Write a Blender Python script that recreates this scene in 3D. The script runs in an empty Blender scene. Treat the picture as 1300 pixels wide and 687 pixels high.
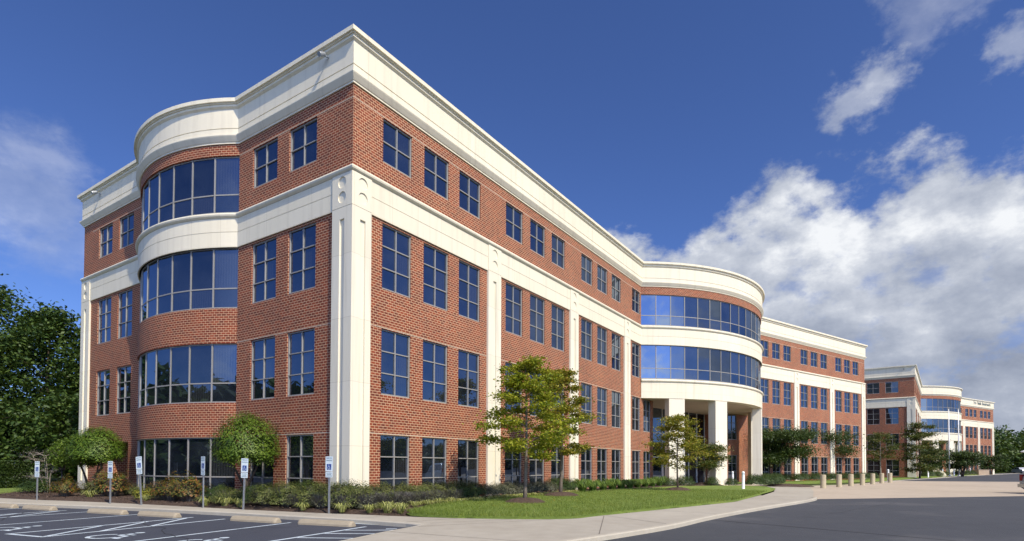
import bpy, math, random
import numpy as np
from math import sin, cos, pi, radians, hypot, atan2, acos, sqrt
from mathutils import Vector, Matrix

C = bpy.context.scene.collection
SC = bpy.context.scene
rnd = random.Random(7)

# ------------------------------------------------------------------ materials
def new_mat(name):
    m = bpy.data.materials.new(name); m.use_nodes = True
    nt = m.node_tree; b = nt.nodes['Principled BSDF']
    return m, nt, b
def nd(nt, t, **kw):
    n = nt.nodes.new(t)
    for k, v in kw.items(): setattr(n, k, v)
    return n
def lk(nt, a, b): nt.links.new(a, b)
def ramp(nt, fac, stops):
    r = nd(nt, 'ShaderNodeValToRGB')
    e = r.color_ramp.elements
    while len(e) < len(stops): e.new(0.5)
    for el, (p, c) in zip(e, stops):
        el.position = p; el.color = (*c, 1)
    lk(nt, fac, r.inputs[0]); return r.outputs[0]
def noise(nt, scale, detail=4, vec=None, rough=.55, dim='3D'):
    n = nd(nt, 'ShaderNodeTexNoise'); n.noise_dimensions = dim
    n.inputs['Scale'].default_value = scale; n.inputs['Detail'].default_value = detail
    n.inputs['Roughness'].default_value = rough
    if vec is not None: lk(nt, vec, n.inputs['Vector'])
    return n.outputs['Fac']
def mixc(nt, fac, a, b, mode='MIX'):
    n = nd(nt, 'ShaderNodeMix'); n.data_type = 'RGBA'; n.blend_type = mode
    for sock, v in ((n.inputs[0], fac), (n.inputs[6], a), (n.inputs[7], b)):
        if isinstance(v, (int, float)): sock.default_value = v
        elif isinstance(v, tuple): sock.default_value = (*v, 1)
        else: lk(nt, v, sock)
    return n.outputs[2]
def mth(nt, op, a, b=None, c=None):
    n = nd(nt, 'ShaderNodeMath'); n.operation = op
    for i, v in enumerate((a, b, c)):
        if v is None: continue
        if isinstance(v, (int, float)): n.inputs[i].default_value = v
        else: lk(nt, v, n.inputs[i])
    return n.outputs[0]
def mapr(nt, v, a, b, c=0., d=1., smooth=True):
    n = nd(nt, 'ShaderNodeMapRange'); n.interpolation_type = 'SMOOTHSTEP' if smooth else 'LINEAR'
    lk(nt, v, n.inputs[0])
    for i, x in zip((1, 2, 3, 4), (a, b, c, d)): n.inputs[i].default_value = x
    return n.outputs[0]
def bump(nt, b, h, strength, dist=.02):
    n = nd(nt, 'ShaderNodeBump'); n.inputs['Strength'].default_value = strength; n.inputs['Distance'].default_value = dist
    lk(nt, h, n.inputs['Height']); lk(nt, n.outputs[0], b.inputs['Normal'])
def simple(name, col, rough=.5, metal=0., var=.12, vs=8., bmp=0.):
    m, nt, b = new_mat(name)
    tc = nd(nt, 'ShaderNodeTexCoord')
    f = noise(nt, vs, 5, tc.outputs['Object'])
    dark = tuple(x * (1 - var) for x in col); lite = tuple(min(1, x * (1 + var)) for x in col)
    lk(nt, ramp(nt, f, [(.3, dark), (.7, lite)]), b.inputs['Base Color'])
    b.inputs['Roughness'].default_value = rough; b.inputs['Metallic'].default_value = metal
    if bmp: bump(nt, b, f, bmp)
    return m

def mat_brick():
    m, nt, b = new_mat('red_brick')
    tc = nd(nt, 'ShaderNodeTexCoord')
    br = nd(nt, 'ShaderNodeTexBrick'); lk(nt, tc.outputs['UV'], br.inputs['Vector'])
    br.offset = .5
    br.inputs['Color1'].default_value = (.238, .045, .0125, 1); br.inputs['Color2'].default_value = (.118, .023, .0085, 1)
    br.inputs['Mortar'].default_value = (.58, .39, .23, 1)
    br.inputs['Scale'].default_value = 1.; br.inputs['Mortar Size'].default_value = .0095
    br.inputs['Mortar Smooth'].default_value = .15; br.inputs['Bias'].default_value = 0.
    br.inputs['Brick Width'].default_value = .215; br.inputs['Row Height'].default_value = .1016
    n1 = noise(nt, .55, 4, tc.outputs['UV']); n2 = noise(nt, 30, 3, tc.outputs['UV'])
    c = mixc(nt, .5, br.outputs['Color'], ramp(nt, n1, [(.3, (.36, .34, .34)), (.7, (.60, .58, .55))]), 'OVERLAY')
    c = mixc(nt, .35, c, ramp(nt, n2, [(.3, (.36, .36, .36)), (.7, (.62, .62, .62))]), 'OVERLAY')
    # pale wash weathering in vertical streaks
    mp = nd(nt, 'ShaderNodeMapping'); mp.inputs['Scale'].default_value = (1.6, .12, 1); lk(nt, tc.outputs['UV'], mp.inputs[0])
    n3 = noise(nt, 1.5, 4, mp.outputs[0])
    c = mixc(nt, mapr(nt, n3, .55, .8, 0, .14), c, (.42, .24, .16))
    lk(nt, c, b.inputs['Base Color']); b.inputs['Roughness'].default_value = .85
    inv = mth(nt, 'SUBTRACT', 1., br.outputs['Fac'])
    bump(nt, b, mth(nt, 'ADD', inv, mth(nt, 'MULTIPLY', n2, .4)), .6, .006)
    return m

def mat_precast(name, jw, jh, base=(.70, .645, .49)):
    m, nt, b = new_mat(name)
    tc = nd(nt, 'ShaderNodeTexCoord')
    br = nd(nt, 'ShaderNodeTexBrick'); lk(nt, tc.outputs['UV'], br.inputs['Vector'])
    br.offset = 0.
    br.inputs['Color1'].default_value = (*base, 1); br.inputs['Color2'].default_value = (base[0]*.955, base[1]*.95, base[2]*.93, 1)
    br.inputs['Mortar'].default_value = (base[0]*.74, base[1]*.72, base[2]*.68, 1)
    br.inputs['Scale'].default_value = 1.; br.inputs['Mortar Size'].default_value = .009; br.inputs['Mortar Smooth'].default_value = .3
    br.inputs['Brick Width'].default_value = jw; br.inputs['Row Height'].default_value = jh
    mp = nd(nt, 'ShaderNodeMapping'); mp.inputs['Scale'].default_value = (2.4, .14, 1); lk(nt, tc.outputs['UV'], mp.inputs[0])
    n1 = noise(nt, 1.2, 5, mp.outputs[0]); n2 = noise(nt, .35, 4, tc.outputs['UV']); n3 = noise(nt, 60, 2, tc.outputs['UV'])
    c = mixc(nt, mapr(nt, n1, .46, .80, 0, .50), br.outputs['Color'], (.46, .41, .30))
    c = mixc(nt, mapr(nt, n2, .45, .75, 0, .16), c, (.60, .54, .42))
    lk(nt, c, b.inputs['Base Color']); b.inputs['Roughness'].default_value = .8
    bump(nt, b, n3, .12, .004)
    return m

def mat_glass():
    m, nt, b = new_mat('tinted_glass')
    out = nt.nodes['Material Output']
    tc = nd(nt, 'ShaderNodeTexCoord')
    geo = nd(nt, 'ShaderNodeNewGeometry')
    # each pane sits a hair out of true and bows a little
    wob = nd(nt, 'ShaderNodeTexNoise'); wob.inputs['Scale'].default_value = .55; wob.inputs['Detail'].default_value = 1.5
    lk(nt, tc.outputs['Object'], wob.inputs['Vector'])
    bp = nd(nt, 'ShaderNodeBump'); bp.inputs['Strength'].default_value = .10; bp.inputs['Distance'].default_value = .06
    lk(nt, wob.outputs['Fac'], bp.inputs['Height'])
    g = nd(nt, 'ShaderNodeBsdfGlossy'); g.inputs['Roughness'].default_value = .015
    g.inputs['Color'].default_value = (.50, .62, .80, 1); lk(nt, bp.outputs[0], g.inputs['Normal'])
    d = nd(nt, 'ShaderNodeBsdfDiffuse')
    f = noise(nt, .8, 3, tc.outputs['Object'])
    wv = nd(nt, 'ShaderNodeTexWave'); wv.inputs['Scale'].default_value = 2.6; wv.inputs['Distortion'].default_value = 1.5; wv.inputs['Detail'].default_value = 2.; lk(nt, tc.outputs['UV'], wv.inputs['Vector'])
    drape = mixc(nt, wv.outputs['Fac'], (.012, .014, .017), (.036, .038, .038))
    base_c = ramp(nt, f, [(.35, (.004, .006, .010)), (.7, (.016, .020, .026))])
    lk(nt, mixc(nt, mapr(nt, geo.outputs['Random Per Island'], .74, .80, 0, .85), base_c, drape), d.inputs['Color'])
    fr = nd(nt, 'ShaderNodeFresnel'); fr.inputs['IOR'].default_value = 1.5
    rp = mth(nt, 'MULTIPLY', geo.outputs['Random Per Island'], .06)
    fac = mth(nt, 'MINIMUM', mth(nt, 'ADD', mth(nt, 'ADD', mth(nt, 'MULTIPLY', fr.outputs[0], .9), .165), rp), 1.)
    mx = nd(nt, 'ShaderNodeMixShader'); lk(nt, fac, mx.inputs[0]); lk(nt, d.outputs[0], mx.inputs[1]); lk(nt, g.outputs[0], mx.inputs[2])
    lk(nt, mx.outputs[0], out.inputs['Surface'])
    return m

def mat_leaf(name, stops, clump=1.2, transl=.30):
    m, nt, b = new_mat(name)
    out = nt.nodes['Material Output']
    tc = nd(nt, 'ShaderNodeTexCoord'); geo = nd(nt, 'ShaderNodeNewGeometry')
    n1 = noise(nt, clump, 3, tc.outputs['Object'])
    f = mth(nt, 'ADD', mth(nt, 'MULTIPLY', geo.outputs['Random Per Island'], .5), mth(nt, 'MULTIPLY', n1, .5))
    c = ramp(nt, f, stops)
    lk(nt, c, b.inputs['Base Color']); b.inputs['Roughness'].default_value = .55
    t = nd(nt, 'ShaderNodeBsdfTranslucent'); lk(nt, mixc(nt, .5, c, (.10, .13, .01)), t.inputs['Color'])
    mx = nd(nt, 'ShaderNodeMixShader'); mx.inputs[0].default_value = transl
    lk(nt, b.outputs[0], mx.inputs[1]); lk(nt, t.outputs[0], mx.inputs[2]); lk(nt, mx.outputs[0], out.inputs['Surface'])
    return m

def mat_ground(name, stops, scales=(.15, 3., 60.), weights=(.45, .3, .25), rough=.9, bs=.3, bd=.02, cracks=0., spots=None, oil=None):
    m, nt, b = new_mat(name)
    tc = nd(nt, 'ShaderNodeTexCoord'); v = tc.outputs['Object']
    f = None
    for s, w in zip(scales, weights):
        t = mth(nt, 'MULTIPLY', noise(nt, s, 4, v), w); f = t if f is None else mth(nt, 'ADD', f, t)
    c = ramp(nt, f, stops)
    hi = noise(nt, scales[-1] * 1.5, 3, v)
    if spots:
        c = mixc(nt, mapr(nt, noise(nt, spots[0], 4, v), spots[1], spots[1] + .12, 0, spots[3]), c, spots[2])
    if oil: c = mixc(nt, mapr(nt, noise(nt, oil[0], 3, v), oil[1], oil[1] + .06, 0, .7), c, oil[2])
    if cracks:
        vo = nd(nt, 'ShaderNodeTexVoronoi'); vo.feature = 'DISTANCE_TO_EDGE'; vo.inputs['Scale'].default_value = cracks
        wv = nd(nt, 'ShaderNodeTexNoise'); wv.inputs['Scale'].default_value = .8; lk(nt, v, wv.inputs['Vector'])
        lk(nt, mixc(nt, .12, v, wv.outputs['Color']), vo.inputs['Vector'])
        c = mixc(nt, mapr(nt, vo.outputs['Distance'], .002, .006, .55, 0.), c, (.02, .02, .02))
    lk(nt, c, b.inputs['Base Color']); b.inputs['Roughness'].default_value = rough
    bump(nt, b, hi, bs, bd)
    return m

M = {}
M['brick'] = mat_brick()
M['precast'] = mat_precast('cream_precast', 1.45, .62)
M['precast_plain'] = mat_precast('cream_precast_long', 6.2, 50., (.70, .645, .49))
M['precast_pier'] = mat_precast('cream_precast_pier', 50., 2.35, (.71, .66, .515))
M['glass'] = mat_glass()
M['alu'] = simple('window_aluminium', (.26, .25, .225), .5, 0., .06)
M['darkmetal'] = simple('dark_metal', (.03, .03, .03), .5, .3)
M['galv'] = simple('galvanised_steel', (.36, .38, .39), .45, .6, .15, 20)
M['white_paint'] = simple('white_paint', (.78, .78, .74), .5, 0, .05, 6)
M['sign_white'] = simple('sign_face_white', (.62, .70, .70), .5, 0, .05, 10)
M['sign_blue'] = simple('sign_blue', (.02, .06, .25), .5)
M['sign_ink'] = simple('sign_lettering', (.04, .12, .16), .6)
M['letters'] = simple('grey_green_letters', (.20, .22, .19), .5)
M['roof'] = simple('roof_membrane', (.35, .34, .32), .9)
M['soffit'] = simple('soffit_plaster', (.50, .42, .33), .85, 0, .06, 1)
M['door_frame'] = simple('pale_door_frame', (.62, .62, .58), .4, .2, .04)
M['asphalt'] = mat_ground('asphalt', [(.25, (.026, .030, .041)), (.5, (.040, .045, .060)), (.75, (.058, .064, .080))], (.12, 1.2, 70), bs=.35, bd=.01, spots=(.35, .60, (.075, .077, .080), .5), oil=(.9, .66, (.018, .019, .022)))
M['road'] = mat_ground('road_asphalt', [(.25, (.030, .033, .038)), (.5, (.044, .048, .055)), (.75, (.066, .068, .072))], (.10, 1.4, 60), bs=.35, bd=.01, spots=(.22, .55, (.085, .085, .088), .6), oil=(.45, .66, (.024, .025, .028)))
M['paint_line'] = mat_ground('faded_line_paint', [(.3, (.33, .40, .44)), (.7, (.66, .74, .78))], (1.2, 9., 60.), bs=.1, spots=(14, .62, (.10, .11, .13), .8))
M['concrete'] = mat_ground('sidewalk_concrete', [(.3, (.29, .26, .205)), (.55, (.375, .345, .28)), (.75, (.44, .41, .335))], (.25, 2.5, 45), bs=.2, bd=.006, spots=(1.6, .62, (.30, .27, .21), .35))
M['kerb'] = mat_ground('kerb_concrete', [(.3, (.33, .30, .235)), (.75, (.47, .435, .35))], (.4, 5., 40), bs=.2, bd=.006)
M['wheelstop'] = mat_ground('wheel_stop_concrete', [(.3, (.27, .225, .155)), (.75, (.39, .335, .24))], (.8, 6., 45), bs=.3, bd=.006, spots=(5, .62, (.28, .23, .16), .5))
M['plaza'] = mat_ground('plaza_paving', [(.3, (.34, .28, .205)), (.55, (.43, .36, .27)), (.75, (.50, .43, .33))], (.12, 1.5, 30), bs=.2, bd=.006, spots=(.5, .6, (.27, .23, .18), .4))
M['bollard'] = mat_ground('bollard_aggregate', [(.3, (.30, .25, .155)), (.75, (.47, .40, .27))], (1., 8., 60), bs=.3, bd=.006)
M['mulch'] = mat_ground('bark_mulch', [(.3, (.030, .018, .011)), (.5, (.085, .052, .033)), (.72, (.17, .115, .075))], (.6, 9., 45), weights=(.25, .4, .35), bs=1., bd=.05)
M['lawn'] = mat_ground('lawn_turf', [(.28, (.085, .140, .016)), (.5, (.145, .212, .025)), (.72, (.230, .270, .048))], (.35, 2.2, 40), bs=.8, bd=.04, spots=(.8, .60, (.16, .19, .045), .45))
M['field'] = mat_ground('rough_grass', [(.3, (.05, .075, .016)), (.75, (.11, .13, .035))], (.02, .3, 8), bs=.5, bd=.05)
M['bark'] = mat_ground('bark', [(.3, (.085, .065, .045)), (.75, (.24, .20, .15))], (2, 12, 40), bs=.7, bd=.02)
M['bark_dark'] = mat_ground('dark_bark', [(.3, (.035, .026, .018)), (.75, (.10, .075, .05))], (2, 12, 40), bs=.7, bd=.02)
M['bark_pale'] = mat_ground('pale_bark', [(.3, (.20, .17, .13)), (.75, (.36, .31, .24))], (2, 12, 40), bs=.5, bd=.02)
M['crack'] = mat_ground('tar_crack', [(.3, (.012, .012, .014)), (.75, (.028, .028, .030))], bs=.1)
M['stone'] = mat_ground('boulder_stone', [(.3, (.40, .36, .22)), (.75, (.66, .62, .42))], (.8, 4, 25), bs=.6, bd=.03)
M['tan_wall'] = mat_ground('tan_block', [(.3, (.32, .23, .15)), (.75, (.45, .35, .24))], (.5, 3, 30), bs=.3)
L = {}
L['oak'] = mat_leaf('oak_leaves', [(.15, (.075, .125, .007)), (.42, (.235, .295, .016)), (.66, (.40, .40, .026)), (.9, (.48, .36, .04))], 1.1, .45)
L['oak2'] = mat_leaf('turning_leaves', [(.15, (.080, .105, .009)), (.45, (.220, .235, .018)), (.68, (.36, .29, .030)), (.9, (.42, .20, .04))], .9, .45)
L['crape'] = mat_leaf('crape_leaves', [(.2, (.030, .060, .008)), (.55, (.085, .115, .014)), (.85, (.22, .120, .030))], .8)
L['dark'] = mat_leaf('dark_leaves', [(.2, (.012, .030, .005)), (.55, (.036, .070, .009)), (.85, (.085, .120, .018))], .8, .18)
L['wood'] = mat_leaf('woodland_leaves', [(.2, (.018, .042, .007)), (.55, (.046, .090, .013)), (.85, (.105, .155, .025))], .35, .25)
L['topiary'] = mat_leaf('clipped_leaves', [(.2, (.034, .080, .005)), (.55, (.095, .165, .010)), (.85, (.185, .25, .022))], 2., .25)
L['azalea'] = mat_leaf('azalea_leaves', [(.2, (.040, .066, .010)), (.5, (.098, .120, .024)), (.85, (.190, .190, .055))], 2.5, .2)
L['grey'] = mat_leaf('grey_green_leaves', [(.2, (.042, .058, .026)), (.5, (.100, .112, .062)), (.85, (.185, .170, .120))], 2.5, .15)
L['nandina'] = mat_leaf('nandina_leaves', [(.2, (.045, .070, .010)), (.45, (.110, .120, .016)), (.62, (.20, .110, .020)), (.85, (.28, .075, .030))], 3.2, .3)
L['yellow'] = mat_leaf('yellow_green_leaves', [(.2, (.10, .12, .012)), (.55, (.24, .24, .025)), (.85, (.36, .31, .055))], 3., .3)
L['lily'] = mat_leaf('lily_blades', [(.2, (.15, .18, .035)), (.55, (.36, .38, .10)), (.85, (.56, .54, .26))], 3., .3)
L['liriope'] = mat_leaf('liriope_blades', [(.2, (.050, .110, .010)), (.55, (.120, .200, .020)), (.85, (.21, .28, .04))], 1.5, .25)
L['twig'] = mat_leaf('twiggy_grey_stems', [(.2, (.070, .060, .050)), (.55, (.140, .130, .115)), (.85, (.23, .215, .19))], 2., .0)
L['twig_brown'] = mat_leaf('bare_twigs', [(.2, (.05, .04, .03)), (.55, (.095, .080, .065)), (.85, (.15, .13, .11))], 2., .0)
L['conifer'] = mat_leaf('conifer_needles', [(.2, (.035, .050, .008)), (.55, (.095, .095, .016)), (.85, (.20, .140, .035))], .8, .15)
L['grass'] = mat_leaf('grass_blades', [(.2, (.085, .138, .013)), (.55, (.155, .220, .024)), (.85, (.28, .31, .055))], .5, .3)

# ------------------------------------------------------------------ object helpers
def tag(o, label=None, cat=None, group=None, kind=None):
    if label: o['label'] = label
    if cat: o['category'] = cat
    if group: o['group'] = group
    if kind: o['kind'] = kind
    return o
def empty(name, loc=(0, 0, 0), rz=0.):
    o = bpy.data.objects.new(name, None); C.objects.link(o)
    o.location = loc; o.rotation_euler = (0, 0, rz); o.empty_display_size = .2
    return o
def link(name, me, parent=None):
    o = bpy.data.objects.new(name, me); C.objects.link(o)
    if parent is not None: o.parent = parent
    return o
CHILD = {}
def copy_tree(o, parent=None):
    c = o.copy(); C.objects.link(c)
    if parent is not None: c.parent = parent
    for ch in list(o.children): copy_tree(ch, c)
    return c

class MB:
    def __init__(s): s.v = []; s.f = []; s.uv = []; s.m = []
    def quad(s, pts, uvs=None, mi=0):
        n = len(s.v); s.v += [tuple(p) for p in pts]; s.f.append(tuple(range(n, n + len(pts))))
        s.uv += list(uvs) if uvs else [(p[0] + p[1], p[2]) for p in pts]; s.m.append(mi)
    def box(s, O, U, N, u0, u1, d0, d1, z0, z1, mi=0, skip=''):
        """box in a wall frame: along U, out along N, up z"""
        def P(u, d, z): return (O[0] + U[0]*u + N[0]*d, O[1] + U[1]*u + N[1]*d, z)
        fl = ((N[0]*U[1] - N[1]*U[0]) > 0)
        F = {'f': [(u0, d1, z0), (u1, d1, z0), (u1, d1, z1), (u0, d1, z1)], 'b': [(u1, d0, z0), (u0, d0, z0), (u0, d0, z1), (u1, d0, z1)],
             'l': [(u0, d0, z0), (u0, d1, z0), (u0, d1, z1), (u0, d0, z1)], 'r': [(u1, d1, z0), (u1, d0, z0), (u1, d0, z1), (u1, d1, z1)],
             't': [(u0, d1, z1), (u1, d1, z1), (u1, d0, z1), (u0, d0, z1)], 'o': [(u0, d0, z0), (u1, d0, z0), (u1, d1, z0), (u0, d1, z0)]}
        for k, q in F.items():
            if k in skip: continue
            uv = [(a + b, c) if k in 'fblr' else (a, b) for a, b, c in q]
            q2 = [P(*p) for p in q]
            if not fl: q2.reverse(); uv.reverse()
            s.quad(q2, uv, mi)
    def tube(s, pts, rad, n=8, mi=0, cap=True):
        pts = [Vector(p) for p in pts]; base = len(s.v)
        if isinstance(rad, (int, float)): rad = [rad] * len(pts)
        prev = None
        for i, p in enumerate(pts):
            t = (pts[min(i + 1, len(pts) - 1)] - pts[max(i - 1, 0)]).normalized()
            ref = prev if prev is not None else (Vector((1, 0, 0)) if abs(t.x) < .8 else Vector((0, 1, 0)))
            a = (ref - t * ref.dot(t)).normalized(); b = t.cross(a); prev = a
            for k in range(n):
                an = 2*pi*k/n; q = p + (a*cos(an) + b*sin(an)) * rad[i]; s.v.append(tuple(q))
        for i in range(len(pts) - 1):
            for k in range(n):
                a0 = base + i*n + k; a1 = base + i*n + (k+1) % n
                s.f.append((a0, a1, a1 + n, a0 + n)); s.m.append(mi)
                s.uv += [(k/n, i), ((k+1)/n, i), ((k+1)/n, i+1), (k/n, i+1)]
        if cap:
            for idx, rev in ((0, True), (len(pts) - 1, False)):
                f = [base + idx*n + k for k in range(n)]
                if rev: f.reverse()
                s.f.append(tuple(f)); s.m.append(mi); s.uv += [(0, 0)] * n
    def lathe(s, prof, n=24, c=(0, 0, 0), mi=0):
        base = len(s.v)
        for r, z in prof:
            for k in range(n): s.v.append((c[0] + r*cos(2*pi*k/n), c[1] + r*sin(2*pi*k/n), c[2] + z))
        for i in range(len(prof) - 1):
            for k in range(n):
                a0 = base + i*n + k; a1 = base + i*n + (k+1) % n
                s.f.append((a0, a1, a1 + n, a0 + n)); s.m.append(mi)
                s.uv += [(k/n*2, prof[i][1]), ((k+1)/n*2, prof[i][1]), ((k+1)/n*2, prof[i+1][1]), (k/n*2, prof[i+1][1])]
    def build(s, name, mats, parent=None, smooth=False):
        me = bpy.data.meshes.new(name); me.from_pydata(s.v, [], s.f)
        for m in (mats if isinstance(mats, (list, tuple)) else [mats]): me.materials.append(m)
        uvl = me.uv_layers.new(name='UVMap'); flat = np.array(s.uv, dtype=np.float32).ravel(); uvl.data.foreach_set('uv', flat)
        me.polygons.foreach_set('material_index', s.m)
        if smooth: me.polygons.foreach_set('use_smooth', [True] * len(s.f))
        me.update()
        return link(name, me, parent)

def wall(mb, p0, p1, N, z0, z1, holes=(), u_off=0., reveal=.14, d=0.):
    """flat wall from p0 to p1 with rectangular holes (u0,u1,z0,z1) and their reveals; UV in metres"""
    Lw = hypot(p1[0]-p0[0], p1[1]-p0[1]); U = ((p1[0]-p0[0])/Lw, (p1[1]-p0[1])/Lw)
    us = sorted({0., Lw, *[h[0] for h in holes], *[h[1] for h in holes]}); zs = sorted({z0, z1, *[h[2] for h in holes], *[h[3] for h in holes]})
    def P(u, dd, z): return (p0[0] + U[0]*u + N[0]*(d+dd), p0[1] + U[1]*u + N[1]*(d+dd), z)
    def put(q, uv):
        mb.quad(q, uv)
    for a, b in zip(us, us[1:]):
        for c, e in zip(zs, zs[1:]):
            um, zm = (a+b)/2, (c+e)/2
            if any(h[0] < um < h[1] and h[2] < zm < h[3] for h in holes): continue
            put([P(a, 0, c), P(b, 0, c), P(b, 0, e), P(a, 0, e)], [(u_off+a, c), (u_off+b, c), (u_off+b, e), (u_off+a, e)])
    for (a, b, c, e) in holes:
        r = reveal
        put([P(a, 0, c), P(a, 0, e), P(a, -r, e), P(a, -r, c)], [(u_off+a, c), (u_off+a, e), (u_off+a+r, e), (u_off+a+r, c)])
        put([P(b, 0, e), P(b, 0, c), P(b, -r, c), P(b, -r, e)], [(u_off+b, e), (u_off+b, c), (u_off+b+r, c), (u_off+b+r, e)])
        put([P(a, 0, e), P(b, 0, e), P(b, -r, e), P(a, -r, e)], [(u_off+a, e), (u_off+b, e), (u_off+b, e+r), (u_off+a, e+r)])
        put([P(b, 0, c), P(a, 0, c), P(a, -r, c), P(b, -r, c)], [(u_off+b, c), (u_off+a, c), (u_off+a, c-r), (u_off+b, c-r)])
    return U

def sweep(mb, path, prof, closed=False, right=True):
    """sweep (d,z) profile along a plan path; d is measured out to the right of travel, mitred"""
    n = len(path); offs = []
    seg = []
    for i in range(n - 1 + (1 if closed else 0)):
        a, b = path[i], path[(i+1) % n]; l = hypot(b[0]-a[0], b[1]-a[1]); seg.append(((b[0]-a[0])/l, (b[1]-a[1])/l, l))
    us = [0.]
    for s_ in seg: us.append(us[-1] + s_[2])
    for i in range(n):
        if closed: s0, s1 = seg[i-1], seg[i]
        else: s0 = seg[max(i-1, 0)]; s1 = seg[min(i, len(seg)-1)]
        n0 = (s0[1], -s0[0]); n1 = (s1[1], -s1[0])
        mx, my = n0[0]+n1[0], n0[1]+n1[1]; l = hypot(mx, my); mx /= l; my /= l
        k = 1. / max(.3, mx*n0[0] + my*n0[1]); offs.append((mx*k, my*k))
    pl = [0.]
    for (d0, z0), (d1, z1) in zip(prof, prof[1:]): pl.append(pl[-1] + hypot(d1-d0, z1-z0))
    for i in range(len(seg)):
        a, b = path[i], path[(i+1) % n]; oa, ob = offs[i], offs[(i+1) % n]
        for j in range(len(prof) - 1):
            (d0, z0), (d1, z1) = prof[j], prof[j+1]
            mb.quad([(a[0]+oa[0]*d0, a[1]+oa[1]*d0, z0), (b[0]+ob[0]*d0, b[1]+ob[1]*d0, z0), (b[0]+ob[0]*d1, b[1]+ob[1]*d1, z1), (a[0]+oa[0]*d1, a[1]+oa[1]*d1, z1)],
                    [(us[i], z0), (us[i+1], z0), (us[i+1], z1), (us[i], z1)])

def polygon(mb, pts, z, flip=False):
    q = [(x, y, z) for x, y in pts]
    area = sum(pts[i][0]*pts[(i+1) % len(pts)][1] - pts[(i+1) % len(pts)][0]*pts[i][1] for i in range(len(pts)))
    if (area < 0) != flip: q.reverse()
    mb.quad(q, [(p[0], p[1]) for p in q])

# ------------------------------------------------------------------ office building
A2 = radians(20.74); V = (39.09, 0.); U2 = (cos(A2), -sin(A2)); N2 = (-sin(A2), -cos(A2))
NB = (-sin(A2/2), -cos(A2/2))
BX0 = 28.65
CB = (V[0] - 8*NB[0], V[1] - 8*NB[1]); RB = hypot(BX0 - CB[0], CB[1])
CL = (6.78, 11.8); RL = 8.11; LY0, LY1 = 7.35, 16.25
W2L = 37.12; DEPTH = 23.56
def W2(u, d=0.): return (V[0] + U2[0]*u + N2[0]*d, V[1] + U2[1]*u + N2[1]*d)
def arc(c, r, p0, p1, n, shrink=0., short=True):
    a0 = atan2(p0[1]-c[1], p0[0]-c[0]); a1 = atan2(p1[1]-c[1], p1[0]-c[0])
    da = (a1 - a0 + pi) % (2*pi) - pi
    return [(c[0] + (r-shrink)*cos(a0 + da*i/n), c[1] + (r-shrink)*sin(a0 + da*i/n)) for i in range(n+1)]
NPL, NPR = 8, 19
larc = arc(CL, RL, (0, LY1), (0, LY0), 32)
rarc = arc(CB, RB, (BX0, 0), W2(V[0]-BX0), 57)
RE = W2(V[0]-BX0)
WE = W2(W2L); WB = W2(W2L, -DEPTH)
# back line: meet of y=DEPTH and wing-two back
tt = (DEPTH - WB[1]) / U2[1]
BV = (WB[0] + U2[0]*tt, DEPTH)
front = [(0, DEPTH)] + larc + [(0, 0)] + rarc + [WE]
outline = front + [WB, BV]
FL = [(.27, 2.83), (4.37, 6.93), (8.48, 11.04), (13.43, 15.16)]
BRICK_TOP = 15.72

def make_window(B, p0, U, N, u0, u1, z0, z1, cols, rows, inset=.11, name='window'):
    w = MB(); g = .05
    us = [u0 + (u1-u0)*i/cols for i in range(cols+1)]; zs = [z0 + (z1-z0)*i/rows for i in range(rows+1)]
    def P(u, d, z): return (p0[0] + U[0]*u + N[0]*d, p0[1] + U[1]*u + N[1]*d, z)
    for i in range(cols):
        for j in range(rows):
            t = [rnd.uniform(-.004, .004) for _ in range(3)]
            a, b, c, e = us[i], us[i+1], zs[j], zs[j+1]
            w.quad([P(a, -inset+t[0], c), P(b, -inset+t[1], c), P(b, -inset+t[1]+t[2], e), P(a, -inset+t[0]+t[2], e)], [(a, c), (b, c), (b, e), (a, e)])
    wo = w.build(name, M['glass'], B)
    f = MB(); h = .021; d0, d1 = -inset-.01, -inset+.055
    f.box(p0, U, N, u0, u0+.048, d0, d1, z0, z1); f.box(p0, U, N, u1-.048, u1, d0, d1, z0, z1)
    f.box(p0, U, N, u0+.048, u1-.048, d0, d1, z1-.05, z1); f.box(p0, U, N, u0+.048, u1-.048, d0, d1+.03, z0, z0+.055)
    for x in us[1:-1]: f.box(p0, U, N, x-h, x+h, d0, d1-.004, z0+.055, z1-.05)
    for i in range(cols):
        a = us[i] + (.048 if i == 0 else h); b = us[i+1] - (.048 if i == cols-1 else h)
        for z in zs[1:-1]: f.box(p0, U, N, a, b, d0, d1-.006, z-h, z+h)
    f.build('frame', M['alu'], wo)
    return wo

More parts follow.
